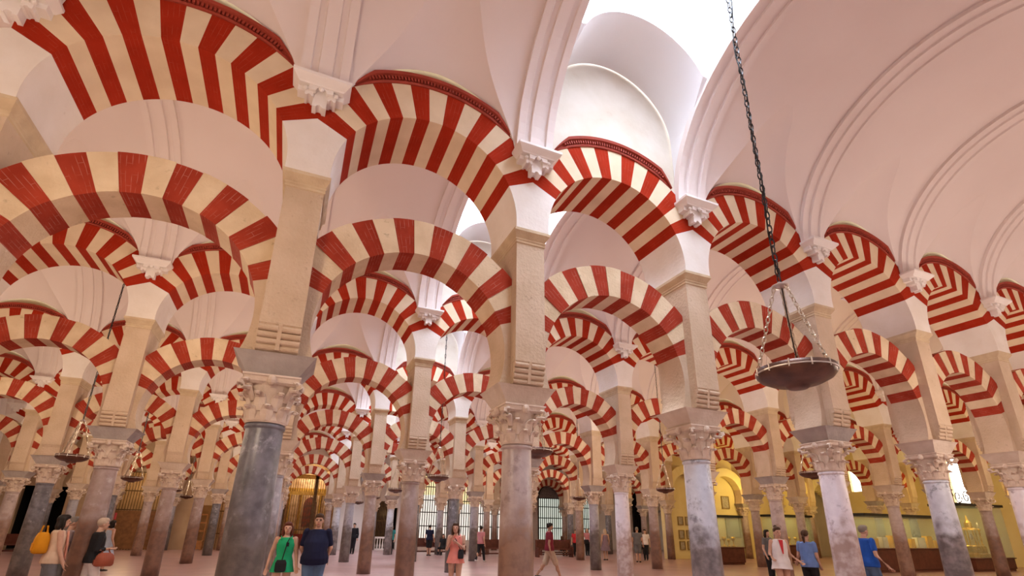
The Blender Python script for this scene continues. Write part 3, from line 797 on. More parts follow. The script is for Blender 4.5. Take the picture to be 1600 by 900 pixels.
# ------------------------------------------------------------------ right-hand side: yellow walls of the end bays
YR = 3 * W + .35
wall_with_openings('wall_yellow', 6 * S, X1, YR, .3, 9.9, [(31.7, 34.2, 0, 4.6, 1)], YELWALL)
bm = nb(); box(bm, 31.3, 34.6, YR + 1.4, YR + 1.5, 0, 5.2); box(bm, 31.3, 31.5, YR + .3, YR + 1.5, 0, 5.2); box(bm, 34.4, 34.6, YR + .3, YR + 1.5, 0, 5.2); box(bm, 31.3, 34.6, YR + .3, YR + 1.5, 5.2, 5.3)
tag(mobj('wall_recess', mesh('wall_recess', bm, FARWALL)), kind='structure')
wall_with_openings('wall_right', Y0, YR, X1, .3, 9.9, [(11.65, 12.45, 3.2, 6.6, 1), (17.85, 18.65, 4.5, 6.7, 1)], YELWALL, along='y')
bm = nb(); box(bm, X1, X1 + .3, YR, Y1, 0, 9.9); tag(mobj('wall_right', mesh('wall_right', bm, YELWALL)), kind='structure')
WHITEPANE = mat('bright_daylight_pane', (.9, .9, .9), None, .3, 1, 0, emit=((1, .98, .95), 4.0))
for a, b, z0, z1 in ((11.65, 12.45, 3.2, 6.6), (17.85, 18.65, 4.5, 6.7)):
    nwin += 1; bm = nb(); box(bm, X1 + .27, X1 + .3, a - .1, b + .1, z0 - .1, z1 + .1); tag(mobj('window_%d' % nwin, mesh('pane', bm, WHITEPANE)), kind='structure')
for x, y in ((24.5, 18.0), (30.5, 17.5), (30.5, 11.0), (27.5, 6.0)):
    lamp('POINT', (x, y, 4.2), 95, YEL, .3, name='museum_lamp')
# pictures and panels on the yellow wall
FRAME = mat('picture_frame', (.30, .20, .08), None, .5, 5, .1)
def picture(label, x, z, w, h, m, y=YR - .03):
    t = empty('framed_relief', (x, y, z), 0, label, 'picture')
    bm = nb(); box(bm, -w / 2, w / 2, 0, .03, 0, h); mobj('panel', mesh('panel', bm, m), t)
    bm = nb(); f = .05
    for a, b, c, d in ((-w / 2 - f, w / 2 + f, -f, 0), (-w / 2 - f, w / 2 + f, h, h + f), (-w / 2 - f, -w / 2, 0, h), (w / 2, w / 2 + f, 0, h)): box(bm, a, b, -.03, .03, c, d)
    mobj('frame', mesh('frame', bm, FRAME), t)
REL = mat('grey_relief', (.46, .40, .32), (.30, .26, .2), .8, 9, .5, 12)
picture('small grey relief high on the yellow wall', 24.0, 3.1, .55, .7, REL)
picture('grey text panel above the small glass case', 24.4, 1.3, 1.1, 1.3, REL)
for i, (xx, zz) in enumerate(((20.1, 2.0), (20.1, 1.2), (20.7, 2.0), (20.7, 1.2), (20.1, .55), (20.7, .55))):
    picture('small dark tile, %s of six on the yellow pillar beside the blue-grey column' % ORD[i], xx, zz, .32, .42, REL)

def case(label, x, y, w, d, hb, hg, items, capx=.08):
    t = empty('display_case', (x, y, 0), 0, label, 'display case')
    bm = nb(); frustum(bm, [(w / 2 - .06, d / 2 - .06, 0), (w / 2 - .06, d / 2 - .06, .08), (w / 2 - .02, d / 2 - .02, .1), (w / 2 - .02, d / 2 - .02, hb - .06), (w / 2 + .04, d / 2 + .04, hb - .04), (w / 2 + .04, d / 2 + .04, hb)]); mobj('base', mesh('base', bm, WOOD), t)
    for nm, (a, b, c, e) in dict(pane=(-w / 2, w / 2, -d / 2, -d / 2 + .012)).items():
        for yy in (-d / 2, d / 2 - .012):
            bm = nb(); box(bm, -w / 2, w / 2, yy, yy + .012, hb, hb + hg); mobj('pane', mesh('pane', bm, GLASSC), t)
        for xx in (-w / 2, w / 2 - .012):
            bm = nb(); box(bm, xx, xx + .012, -d / 2 + .012, d / 2 - .012, hb, hb + hg); mobj('pane', mesh('pane', bm, GLASSC), t)
    bm = nb(); box(bm, -w / 2 - capx, w / 2 + capx, -d / 2 - capx, d / 2 + capx, hb + hg, hb + hg + .12); mobj('cap', mesh('cap', bm, BLACKCAP), t)
    lamp('AREA', (x, y, hb + hg - .03), 9 * w, (1, .74, .28), w * .8, d * .6, name='case_light')
    return t
YBOX = mat('yellow_lit_card', (.85, .52, .05), (.75, .40, .03), .6, 4, 0); WBOX = mat('ivory_card', (.85, .78, .58), None, .6, 4, 0)
def book(label, x, y, z, w, h, d, m):
    t = empty('book', (x, y, z), random.uniform(-.2, .2), label, 'book', 'items shown in the glass cases')
    bm = nb(); box(bm, -w / 2, w / 2, -d / 2, -d / 2 + .02, 0, h); box(bm, -w / 2, w / 2, d / 2 - .02, d / 2, 0, h); box(bm, -w / 2, -w / 2 + .02, -d / 2, d / 2, 0, h); mobj('cover', mesh('cover', bm, m), t)
    bm = nb(); box(bm, -w / 2 + .02, w / 2 - .02, -d / 2 + .02, d / 2 - .02, .01, h - .015); mobj('pages', mesh('pages', bm, WBOX), t)
def goblet(label, x, y, z, s, m=None):
    bm = nb(); lathe(bm, [(.12 * s, 0), (.13 * s, .03 * s), (.04 * s, .08 * s), (.03 * s, .2 * s), (.05 * s, .24 * s), (.03 * s, .28 * s), (.10 * s, .36 * s), (.13 * s, .52 * s), (.11 * s, .52 * s)], 14)
    o = mobj('chalice', mesh('chalice', bm, m or GOLD, True), None, (x, y, z)); tag(o, label, 'chalice', 'items shown in the glass cases')
# case 1
case('small glass case on dark wood base before the yellow niche', 18.75, 15.2, 1.8, .9, .85, 1.45, None)
for i in range(5): goblet('gold chalice, %s from the left in the small glass case' % ORD[i], 18.1 + .32 * i, 15.2, .85, .75 if i % 2 else .95)
# case 2: long case, seen between the pale lilac and blue-grey columns
xa, xb = px_on_y(1338, 9.6), px_on_y(1462, 9.6)
case('long glass case with yellow books on dark wood base', (xa + xb) / 2, 9.6, xb - xa, 1.0, 1.0, 1.35, None)
n = 9
for i in range(n):
    x = xa + .25 + (xb - xa - .5) * i / (n - 1)
    book('yellow book, %s from the left in the long glass case' % ORD[i], x, 9.5, 1.0, .36 if i % 3 else .5, .34 + .13 * ((i * 5) % 4) / 2, .25, YBOX if i % 4 != 2 else WBOX)
# case behind, taller
case('glass case behind the woman in the white vest', px_on_y(1232, 15.5), 15.5, 2.9, .9, .95, 1.5, None)
for i in range(5): goblet('gold chalice, %s from the left behind the white vest' % ORD[i], px_on_y(1232, 15.5) - 1.0 + .5 * i, 15.5, .95, .8)
# case 3 with golden monstrance
xa, xb = px_on_y(1478, 9.0), px_on_y(1562, 9.0)
case('tall glass case with golden monstrance at right edge', (xa + xb) / 2, 9.0, min(3.4, xb - xa), 1.3, .6, 2.35, None)
t = empty('monstrance', ((xa + xb) / 2 - .2, 9.0, .6), 0, 'ornate golden monstrance inside the tall glass case', 'monstrance')
bm = nb(); frustum(bm, [(.5, .4, 0), (.5, .4, .15), (.4, .32, .2), (.4, .32, .5), (.3, .25, .55)]); mobj('foot', mesh('foot', bm, GOLD), t)
bm = nb()
for i in range(6): lathe(bm, [(.03, .55), (.025, .9), (.03, 1.25), (.01, 1.4)], 8, .24 * math.cos(i * 1.047), .2 * math.sin(i * 1.047))
lathe(bm, [(.30, 1.25), (.28, 1.32), (.16, 1.36), (.15, 1.6), (.06, 1.72), (.02, 1.95)], 12); mobj('tower', mesh('tower', bm, GOLD), t)
bm = nb(); ball(bm, (0, 0, .95), (.12, .05, .14), 12, 8); mobj('sun', mesh('sun', bm, SILVER), t)
for dx in (-.9, .8):
    t2 = empty('candlestick', ((xa + xb) / 2 - .2 + dx, 9.0, .6), 0, 'tall golden candlestick %s the monstrance' % ('left of' if dx < 0 else 'right of'), 'candlestick')
    bm = nb(); lathe(bm, [(.16, 0), (.15, .08), (.05, .15), (.04, .5), (.08, .55), (.04, .62), (.035, 1.2), (.09, 1.28), (.03, 1.34)], 12); mobj('stem', mesh('stem', bm, GOLD, True), t2)
    bm = nb(); lathe(bm, [(.03, 1.34), (.028, 1.62)], 8); mobj('candle', mesh('candle', bm, WBOX, True), t2)
# scrolled iron cresting above the cases (lamp bracket)
t = empty('iron_bracket', (27.6, 8.6, 3.06), 0, 'scrolled iron bracket above the tall glass case', 'bracket')
bm = nb()
for cx, dr in ((-.7, 1), (0, -1), (.7, 1)):
    tube(bm, [(cx + .32 * (1 - .8 * i / 21) * math.cos(dr * i * .42), 0, .34 + .32 * (1 - .8 * i / 21) * math.sin(dr * i * .42)) for i in range(22)], .025, 5)
mobj('scrolls', mesh('scrolls', bm, BRASSGATE), t)
bm = nb(); box(bm, -1.2, 1.2, -.03, .03, 0, .05); mobj('bar', mesh('bar', bm, BRASSGATE), t)

# ------------------------------------------------------------------ pews
def pew(label, x, y, w, rz=0):
    t = empty('pew', (x, y, 0), rz, label, 'bench', 'wooden pews')
    bm = nb(); box(bm, -w / 2, w / 2, -.22, .18, .42, .47); mobj('seat', mesh('seat', bm, WOOD), t)
    bm = nb(); prism(bm, [(-w / 2, .47), (w / 2, .47), (w / 2, .95), (-w / 2, .95)], .18, .23); mobj('backrest', mesh('backrest', bm, WOOD), t)
    for s in (-1, 1):
        bm = nb(); a = [(-.24, 0), (.26, 0), (.26, .98), (.14, .98), (.12, .55), (-.24, .52)]
        p = [bm.verts.new((s * (w / 2) - .03, yy, z)) for yy, z in a]; q = [bm.verts.new((s * (w / 2) + .03, yy, z)) for yy, z in a]
        bm.faces.new(p); bm.faces.new(q[::-1])
        for i in range(6): bm.faces.new((p[i], q[i], q[(i + 1) % 6], p[(i + 1) % 6]))
        mobj('end_panel', mesh('end_panel', bm, WOOD), t)
    bm = nb(); box(bm, -w / 2, w / 2, -.05, -.02, .12, .2); mobj('stretcher', mesh('stretcher', bm, WOOD), t)
for lab, px, pm in (('dark red wooden pew behind the man in maroon', 866, 25.5), ('dark red wooden pew under the tall grille', 662, 24.5), ('dark red wooden pew between the seated visitor and pink dress', 700, 24.5), ('dark red wooden pew left of the central column', 778, 25.5), ('dark red wooden pew farther behind the magenta shirt', 868, 23.5), ('low dark pew at the far left wall', 14, 31)):
    x, y = ground(px, pm); pew(lab, x, min(y, YF - .7), 2.3)

# ------------------------------------------------------------------ hanging lamps
def bowl_mesh():
    bm = nb(); lathe(bm, [(.02, -.115), (.08, -.115), (.10, -.10), (.11, -.085), (.22, -.065), (.31, -.02), (.345, .02), (.345, .085), (.325, .085), (.32, .03), (.02, .02)], 40)
    return mesh('bowl', bm, BRONZE, True)
def band_mesh():
    bm = nb(); lathe(bm, [(.346, .036), (.354, .038), (.354, .05), (.346, .052)], 40, cap=False)
    for i in range(12):
        a = i * math.pi / 6; box(bm, .348 * math.cos(a) - .005, .348 * math.cos(a) + .005, .348 * math.sin(a) - .005, .348 * math.sin(a) + .005, .02, .095)
    return mesh('rim_band', bm, SILVER)
def cap_mesh():
    bm = nb(); lathe(bm, [(.012, .94), (.04, .945), (.078, .96), (.082, .968), (.04, .985), (.015, 1.01)], 20); return mesh('cap', bm, SILVER, True)
def chain_links(bm, p0, p1, ln, r, wire, n=6):
    p0, p1 = Vector(p0), Vector(p1); d = p1 - p0; L = d.length; d /= L; cnt = max(1, int(L / ln))
    x = d.cross(Vector((.3, .8, .1))).normalized(); y = d.cross(x)
    for i in range(cnt):
        c = p0 + d * (L * (i + .5) / cnt); s = x if i % 2 else y; h = L / cnt * .62
        pts = [c + d * (h * math.cos(2 * math.pi * q / n)) + s * (r * math.sin(2 * math.pi * q / n)) for q in range(n + 1)]
        tube(bm, pts, wire, 4, cap=False)
BOWL, BAND, CAPM = bowl_mesh(), band_mesh(), cap_mesh()
def hang_mesh(fine):
    ms = []
    for i in range(3):
        a = .5 + i * 2.0944; bm = nb()
        chain_links(bm, (.33 * math.cos(a), .33 * math.sin(a), .085), (.06 * math.cos(a), .06 * math.sin(a), .95), .055 if fine else .12, .018 if fine else .022, .007 if fine else .012, 8 if fine else 5)
        ms.append(mesh('chain', bm, CHAINB))
    return ms
HF, HC = hang_mesh(True), hang_mesh(False)
def lamp_bowl(label, x, y, z, ztop, fine=False):
    t = empty('hanging_lamp', (x, y, z), 0, label, 'lamp', 'bronze lamps hanging in the naves')
    mobj('bowl', BOWL, t); mobj('rim_band', BAND, t); mobj('cap', CAPM, t)
    for m in (HF if fine else HC): mobj('chain', m, t)
    bm = nb(); L = ztop - z
    if fine:
        chain_links(bm, (0, 0, 1.0), (0, 0, L), .085, .024, .0085, 8)
    else: chain_links(bm, (0, 0, 1.0), (0, 0, L), .16, .02, .010, 5)
    mobj('long_chain', mesh('long_chain', bm, CHAIN), t)
    if fine:
        bm = nb(); tube(bm, [(.03 * math.cos(i), .03 * math.sin(i * 1.3), 1.0 + (L - 1.0) * i / 30) for i in range(31)], .008, 5); mobj('cable', mesh('cable', bm, IRON), t)
        bm = nb(); tube(bm, [(.02, 0, .98), (.03, .0, .6), (.05, 0, .1)], .006, 5); mobj('cable', mesh('cable', bm, IRON), t)
def vz(j, k): return SKY_TOP - .05 if (j, k) in SKY_BAYS else VZ + VH
lamp_bowl('large bronze bowl lamp hanging on a long chain in front', 1.50, -3.19, 2.94, SKY_TOP - .05, True)
for j, lab in ((0, 'bronze bowl lamp peeping out right of the central pinkish column'), (1, 'bronze bowl lamp above the woman in the pink dress'), (2, 'bronze bowl lamp left of the reddish column at centre left'), (3, 'bronze bowl lamp between far columns left of centre'), (4, 'bronze bowl lamp in front of the golden chapel gate')):
    lamp_bowl(lab, {0: 1.9, 1: 1.58, 2: 1.5, 3: 1.57, 4: 1.57}[j], (j + .5) * W, 3.06, vz(j, 0))
for j, lab in ((0, 'bronze bowl lamp behind the pale lilac column on the right'), (1, 'bronze bowl lamp left of the blue-grey column'), (2, 'bronze bowl lamp right of the man in maroon')):
    lamp_bowl(lab, {0: 10.3, 1: 10.67, 2: 10.69}[j], (j + .5) * W, 3.06, VZ + VH)
for j, lab in ((1, 'leftmost bronze bowl lamp, above the yellow backpack'), (2, 'second bronze bowl lamp from the left'), (3, 'third bronze bowl lamp from the left'), (4, 'fourth bronze bowl lamp from the left, the smallest')):
    lamp_bowl(lab, {1: -7.96, 2: -8.13, 3: -7.87, 4: -8.3}[j], (j + .5) * W, 3.06, VZ + VH)

# ------------------------------------------------------------------ people
BLOBS = []
def flat(name, c, rough=.8, c2=None, ns=6): return mat(name, c, c2 or [v * .82 for v in c], rough, ns, .1, 40, spec=.2)
SKIN = flat('skin', (.60, .36, .26), .6); SKIN_T = flat('tanned_skin', (.48, .27, .18), .6)
HAIRB = flat('black_hair', (.02, .014, .012), .5); HAIRR = flat('auburn_hair', (.13, .035, .018), .5); HAIRBL = flat('grey_blond_hair', (.55, .42, .32), .6); HAIRBR = flat('brown_hair', (.07, .035, .02), .5); HAIRG = flat('grey_hair', (.25, .22, .2), .6)
SHOE = flat('dark_shoe', (.04, .035, .035), .5); SHOEW = flat('white_shoe', (.75, .72, .7), .5); EYE = flat('dark_eye', (.02, .015, .015), .2)
LIP = flat('lips', (.42, .12, .10), .5)
def blob(name, bm, m, parent, vox):
    me = mesh(name, bm, m, True); o = mobj(name, me, parent)
    md = o.modifiers.new('skin', 'REMESH'); md.mode = 'VOXEL'; md.voxel_size = vox; md.use_smooth_shade = True
    sm = o.modifiers.new('smooth', 'SMOOTH'); sm.factor = .5; sm.iterations = 3
    BLOBS.append(o); return o
def limb(bm, pts, rad):
    tube(bm, pts, rad, 12)
    for p, r in ((pts[0], rad[0]), (pts[-1], rad[-1])):
        rr = r if not isinstance(r, (list, tuple)) else max(r)
        ball(bm, p, rr * .98, 10, 8)
    for p, r in zip(pts[1:-1], rad[1:-1]):
        if not isinstance(r, (list, tuple)): ball(bm, p, r, 10, 8)
def hand(bm, w, d, s, H):
    """palm and five fingers from wrist w along direction d; s = -1 left, 1 right"""
    w = Vector(w); d = Vector(d).normalized(); k = H / 1.7
    side = d.cross(Vector((0, 1, .2))).normalized()
    if side.length < .1: side = Vector((0, 1, 0))
    nrm = side.cross(d).normalized()
    pm = w + d * .05 * k
    tube(bm, [w, w + d * .03 * k, w + d * .085 * k], [(.022 * k, .022 * k), (.036 * k, .019 * k), (.038 * k, .016 * k)], 10)
    for i, (o, ln) in enumerate(((-.030, .062), (-.010, .075), (.011, .070), (.031, .055))):
        b0 = w + d * .075 * k + side * (o * k); b1 = b0 + d * (ln * .5 * k); b2 = b1 + (d * .8 + nrm * .6).normalized() * (ln * .5 * k)
        tube(bm, [b0, b1, b2], [.0095 * k, .0090 * k, .0075 * k], 8); ball(bm, b2, .0078 * k, 8, 6)
    b0 = w + d * .03 * k - side * (.03 * k); b1 = b0 + (d * .5 - side * .7).normalized() * (.035 * k); b2 = b1 + (d * .9 - side * .2 + nrm * .2).normalized() * (.03 * k)
    tube(bm, [b0, b1, b2], [.013 * k, .011 * k, .009 * k], 8); ball(bm, b2, .009 * k, 8, 6)
def person(label, px, ppm, face, H=1.7, top=None, bottom=None, dress=None, hair=(HAIRB, 'short'), arms=None, stride=0.0, skin=SKIN, shoe=SHOE, fat=1.0, sleeve=.5, hem=.44, vox=.011, head=(0, 0), seat=False, at=None, belly=0.0, female=False, trousers=1.0):
    """face: heading in degrees, 0 looks away from the camera along its forward axis, 90 to the picture's right, 180 towards the camera"""
    x, y = at or ground(px, ppm)
    base = math.atan2(fwd0.y, fwd0.x) - math.pi / 2
    t = empty('person', (x, y, 0), base - R(face), label, 'person', 'visitors walking through the hall')
    k = H; st = stride; zs = -.27 * k if seat else 0
    P = lambda a, b, c: (a * k, b * k, c * k + zs)
    hw = .052 if not female else .054; sh = .112 if not female else .098
    hipz = .515
    legs = {}
    for s in (-1, 1):
        f = st * s
        if seat: legs[s] = [P(s * hw, 0, hipz), P(s * (hw + .01), .24, .51), (s * (hw + .012) * k, .25 * k, .05 * k)]
        else: legs[s] = [P(s * hw, 0, hipz), P(s * (hw - .004), .5 * f * .28 + (.03 if f < 0 else .012), .285), P(s * (hw - .010), f * .28 - (.04 if f < 0 else 0), .048 + (.03 if f < -.25 else 0))]
    ar = {}
    for s in (-1, 1):
        d = (arms or {}).get(s)
        if d is None: d = ((s * (sh + .035), -.01 - .05 * st * s, .63), (s * (sh + .045), .05 - .10 * st * s, .49))
        ar[s] = [P(s * sh, 0, .812), P(*d[0]), P(*d[1])]
    hx, hy = head
    hc = (hx * k, (.012 + hy) * k, .928 * k + zs)
    # --- body: one continuous surface
    bm = nb()
    tube(bm, [P(0, 0, .50), P(0, -.002, .56), P(0, 0, .62), P(0, .004, .70), P(0, .002, .77), P(0, -.006, .82), P(0, -.008, .845)],
         [(.085 * k * fat, .062 * k * fat), (.098 * k * fat, .070 * k * fat), (.080 * k * fat, .058 * k * fat), (.092 * k * fat, .062 * k * fat), (.098 * k, .062 * k), (.088 * k, .05 * k), (.04 * k, .036 * k)], 16)
    tube(bm, [P(0, -.006, .82), (hx * .5 * k, (.002 + hy * .5) * k, .885 * k + zs)], [.036 * k, .030 * k], 10)
    ball(bm, (hc[0], hc[1], hc[2] + .012 * k), (.044 * k, .054 * k, .056 * k), 16, 12)                    # skull
    ball(bm, (hc[0], hc[1] + .014 * k, hc[2] - .026 * k), (.034 * k, .038 * k, .040 * k), 14, 10)         # jaw
    tube(bm, [(hc[0], hc[1] + .050 * k, hc[2] + .010 * k), (hc[0], hc[1] + .062 * k, hc[2] - .012 * k)], [.007 * k, .011 * k], 8)   # nose
    for s in (-1, 1): ball(bm, (hc[0] + s * .044 * k, hc[1] - .004 * k, hc[2] - .004 * k), (.007 * k, .012 * k, .018 * k), 8, 8)    # ears
    for s in (-1, 1):
        l = legs[s]; limb(bm, l, [.052 * k * fat, .034 * k, .021 * k])
        m = tuple((Vector(l[1]) * .62 + Vector(l[2]) * .38)); ball(bm, (m[0], m[1] - .006 * k, m[2]), (.030 * k, .032 * k, .06 * k), 10, 8)
        a = Vector(l[2]); tube(bm, [a + Vector((0, -.03 * k, -.028 * k)), a + Vector((0, .03 * k, -.030 * k)), a + Vector((0, .095 * k, -.036 * k))], [(.020 * k, .018 * k), (.026 * k, .018 * k), (.022 * k, .011 * k)], 10)
        r = ar[s]; limb(bm, r, [.030 * k, .023 * k, .016 * k])
        hand(bm, r[2], Vector(r[2]) - Vector(r[1]), s, H)
    body = blob('body', bm, skin, t, vox * .85)
    # --- face
    if vox < .013:
        for s in (-1, 1):
            bm = nb(); ball(bm, (hc[0] + s * .019 * k, hc[1] + .0475 * k, hc[2] + .008 * k), (.008 * k, .005 * k, .005 * k), 8, 6); mobj('eye', mesh('eye', bm, EYE, True), t)
        bm = nb(); ball(bm, (hc[0], hc[1] + .050 * k, hc[2] - .034 * k), (.014 * k, .005 * k, .005 * k), 8, 6); mobj('mouth', mesh('mouth', bm, LIP, True), t)
    # --- hair
    hm, style = hair
    bm = nb()
    ball(bm, (hc[0], hc[1] - .010 * k, hc[2] + .026 * k), (.050 * k, .056 * k, .054 * k), 16, 12); ball(bm, (hc[0], hc[1] + .012 * k, hc[2] + .050 * k), (.044 * k, .044 * k, .030 * k), 14, 10)
    if style in ('long', 'bob'):
        L = .12 if style == 'long' else .06
        tube(bm, [(hc[0], hc[1] - .028 * k, hc[2] + .01 * k), (hc[0], hc[1] - .036 * k, hc[2] - .05 * k), (hc[0], hc[1] - .030 * k, hc[2] - (.05 + L) * k)], [(.050 * k, .030 * k), (.054 * k, .030 * k), (.038 * k, .016 * k)], 12)
        for s in (-1, 1): tube(bm, [(hc[0] + s * .040 * k, hc[1] - .004 * k, hc[2] + .03 * k), (hc[0] + s * .050 * k, hc[1] + .002 * k, hc[2] - .03 * k), (hc[0] + s * .046 * k, hc[1] + .0 * k, hc[2] - (.04 + L * .8) * k)], [.016 * k, .016 * k, .010 * k], 8)
    if style == 'tail':
        tube(bm, [(hc[0], hc[1] - .05 * k, hc[2] + .02 * k), (hc[0], hc[1] - .075 * k, hc[2] - .02 * k), (hc[0], hc[1] - .062 * k, hc[2] - .12 * k)], [.020 * k, .022 * k, .008 * k], 8)
    if style == 'bun': ball(bm, (hc[0], hc[1] - .035 * k, hc[2] + .075 * k), .026 * k, 10, 8)
    hb = blob('hair', bm, hm, t, max(.008, vox * .8))
    # --- clothes
    g = .010
    if top:
        bm = nb()
        tube(bm, [P(0, 0, .50), P(0, .006 * belly + .002, .56), P(0, .012 * belly, .62), P(0, .008 * belly + .004, .70), P(0, .002, .77), P(0, -.006, .825), P(0, -.006, .843)],
             [((.110 * fat + g) * k, (.084 * fat + g + .014 * belly) * k), ((.110 * fat + g) * k, (.084 * fat + g + .022 * belly) * k), ((.092 * fat + g) * k, (.066 * fat + g + .030 * belly) * k), ((.096 * fat + g) * k, (.066 * fat + g + .014 * belly) * k), ((.100 + g) * k, (.064 + g) * k), ((.088 + g) * k, (.050 + g) * k), (.050 * k, .044 * k)], 18)
        if sleeve > 0:
            for s in (-1, 1):
                a, b, c = [Vector(v) for v in ar[s]]
                if sleeve <= 1: limb(bm, [tuple(a + Vector((0, 0, .004 * k))), tuple(a + (b - a) * max(.35, sleeve))], [.0365 * k, .033 * k])
                else: limb(bm, [tuple(a), tuple(b), tuple(b + (c - b) * (sleeve - 1))], [.040 * k, .032 * k, .025 * k])
        blob('top', bm, top, t, vox)
    if bottom:
        bm = nb()
        tube(bm, [P(0, 0, .475), P(0, 0, .52), P(0, 0, .575), P(0, 0, .60)], [((.078 * fat + g) * k, (.062 * fat + g) * k), ((.096 * fat + g) * k, (.070 * fat + g) * k), ((.098 * fat + g) * k, (.070 * fat + g) * k), ((.088 * fat + g) * k, (.062 * fat + g) * k)], 16)
        for s in (-1, 1):
            a, b, c = [Vector(v) for v in legs[s]]
            if trousers >= 1: limb(bm, [tuple(a), tuple(b), tuple(b + (c - b) * .98)], [.062 * k * fat, .046 * k, .034 * k])
            else: limb(bm, [tuple(a), tuple(a + (b - a) * min(1, trousers * 1.6))], [.064 * k * fat, .056 * k])
        blob('trousers' if trousers >= 1 else 'shorts', bm, bottom, t, vox)
    if dress:
        bm = nb(); zs_ = [.83, .80, .75, .69, .63, .57, .52, hem]
        wx = [.070, .092, .102, .094, .084, .104, .112, .112 + (.52 - hem) * .28]; wy = [.046, .060, .072, .066, .060, .078, .084, .088 + (.52 - hem) * .3]
        n = 40; rings = []
        for zz, a, b in zip(zs_, wx, wy):
            fl = .05 if zz < .56 else 0
            rings.append([bm.verts.new((a * k * fat * math.cos(2 * math.pi * i / n) * (1 + fl * math.cos(9 * 2 * math.pi * i / n)), b * k * fat * math.sin(2 * math.pi * i / n) * (1 + fl * math.cos(9 * 2 * math.pi * i / n)) + (st * .02 * k if zz < .5 else 0), zz * k + zs)) for i in range(n)])
        for A, B in zip(rings, rings[1:]):
            for i in range(n): bm.faces.new((A[i], A[(i + 1) % n], B[(i + 1) % n], B[i]))
        for s in (-1, 1): tube(bm, [P(s * .05, .052, .80), P(s * .058, .012, .845), P(s * .05, -.046, .80)], .008 * k, 6)
        mobj('dress', mesh('dress', bm, dress, True), t)
    for s in (-1, 1):
        a = Vector(legs[s][2]); bm = nb()
        tube(bm, [a + Vector((0, -.036 * k, -.026 * k)), a + Vector((0, .02 * k, -.028 * k)), a + Vector((0, .07 * k, -.033 * k)), a + Vector((0, .105 * k, -.036 * k))], [(.023 * k, .022 * k), (.028 * k, .022 * k), (.030 * k, .016 * k), (.020 * k, .011 * k)], 12)
        mobj('shoe', mesh('shoe', bm, shoe, True), t)
    return t
def bag_on(t, name, c, size, m, strap=None):
    bm = nb(); frustum(bm, [(size[0] * .8, size[1] * .8, -size[2]), (size[0], size[1], -size[2] * .8), (size[0], size[1], size[2] * .5), (size[0] * .75, size[1] * .7, size[2])])
    for v in bm.verts: v.co += Vector(c)
    b = mobj(name, mesh(name, bm, m), t)
    if strap:
        bm = nb(); tube(bm, strap, .009, 6); mobj('strap', mesh('strap', bm, m), b)
    return b
def own_bag(label, name, px, ppm, off, z, size, m, face, handles=True):
    x, y = ground(px, ppm); base = math.atan2(fwd0.y, fwd0.x) - math.pi / 2
    rz = base - R(face); o = Vector((off[0], off[1], 0)); o.rotate(Matrix.Rotation(rz, 3, 'Z'))
    t = empty(name, (x + o.x, y + o.y, z), rz, label, 'bag')
    bm = nb(); frustum(bm, [(size[0] * .9, size[1] * .85, 0), (size[0], size[1], size[2] * .1), (size[0] * .95, size[1] * .95, size[2] * .7), (size[0] * .8, size[1] * .6, size[2])])
    bmesh.ops.bevel(bm, geom=bm.edges[:], offset=.015, segments=2, affect='EDGES'); mobj('body', mesh('body', bm, m, True), t)
    if handles:
        for s in (-1, 1):
            bm = nb(); tube(bm, [(-size[0] * .4, s * size[1] * .5, size[2] * .95), (-size[0] * .3, s * .03, size[2] * 1.3), (size[0] * .3, s * .03, size[2] * 1.3), (size[0] * .4, s * size[1] * .5, size[2] * .95)], .010, 6); mobj('handle', mesh('handle', bm, m), t)
        bm = nb(); box(bm, -size[0] * .7, size[0] * .7, -size[1] - .012, -size[1] + .01, size[2] * .15, size[2] * .5); mobj('pocket', mesh('pocket', bm, m), t)
    return t
GREEN = flat('green_cloth', (.02, .42, .17)); NAVY = flat('navy_cloth', (.012, .014, .045)); JEANS = flat('blue_denim', (.11, .18, .31)); CORAL = flat('coral_cloth', (.75, .25, .20)); MAROON = flat('maroon_cloth', (.20, .02, .035)); BEIGE = flat('beige_cloth', (.50, .38, .28)); WHITE = flat('white_cloth', (.82, .76, .74)); DARK = flat('black_cloth', (.02, .02, .024)); BLUE = flat('blue_tee', (.16, .27, .58)); ROYAL = flat('royal_blue_cloth', (.02, .10, .48)); MAG = flat('magenta_cloth', (.62, .02, .30)); GREYC = flat('grey_cloth', (.16, .16, .17)); CREAMC = flat('cream_cloth', (.68, .50, .36)); LBLUE = flat('light_blue_cloth', (.48, .58, .75)); PURPLE = flat('purple_grey_cloth', (.24, .17, .22)); PINKC = flat('dusty_pink_cloth', (.58, .24, .26)); SALMON = flat('salmon_scarf', (.75, .35, .26)); YELLOW = flat('yellow_canvas', (.68, .28, .012)); TANL = flat('rust_leather', (.35, .09, .05), .45); TEAL = flat('teal_cloth', (.05, .30, .30)); REDC = flat('red_cloth', (.6, .04, .05))

person_near = .0105
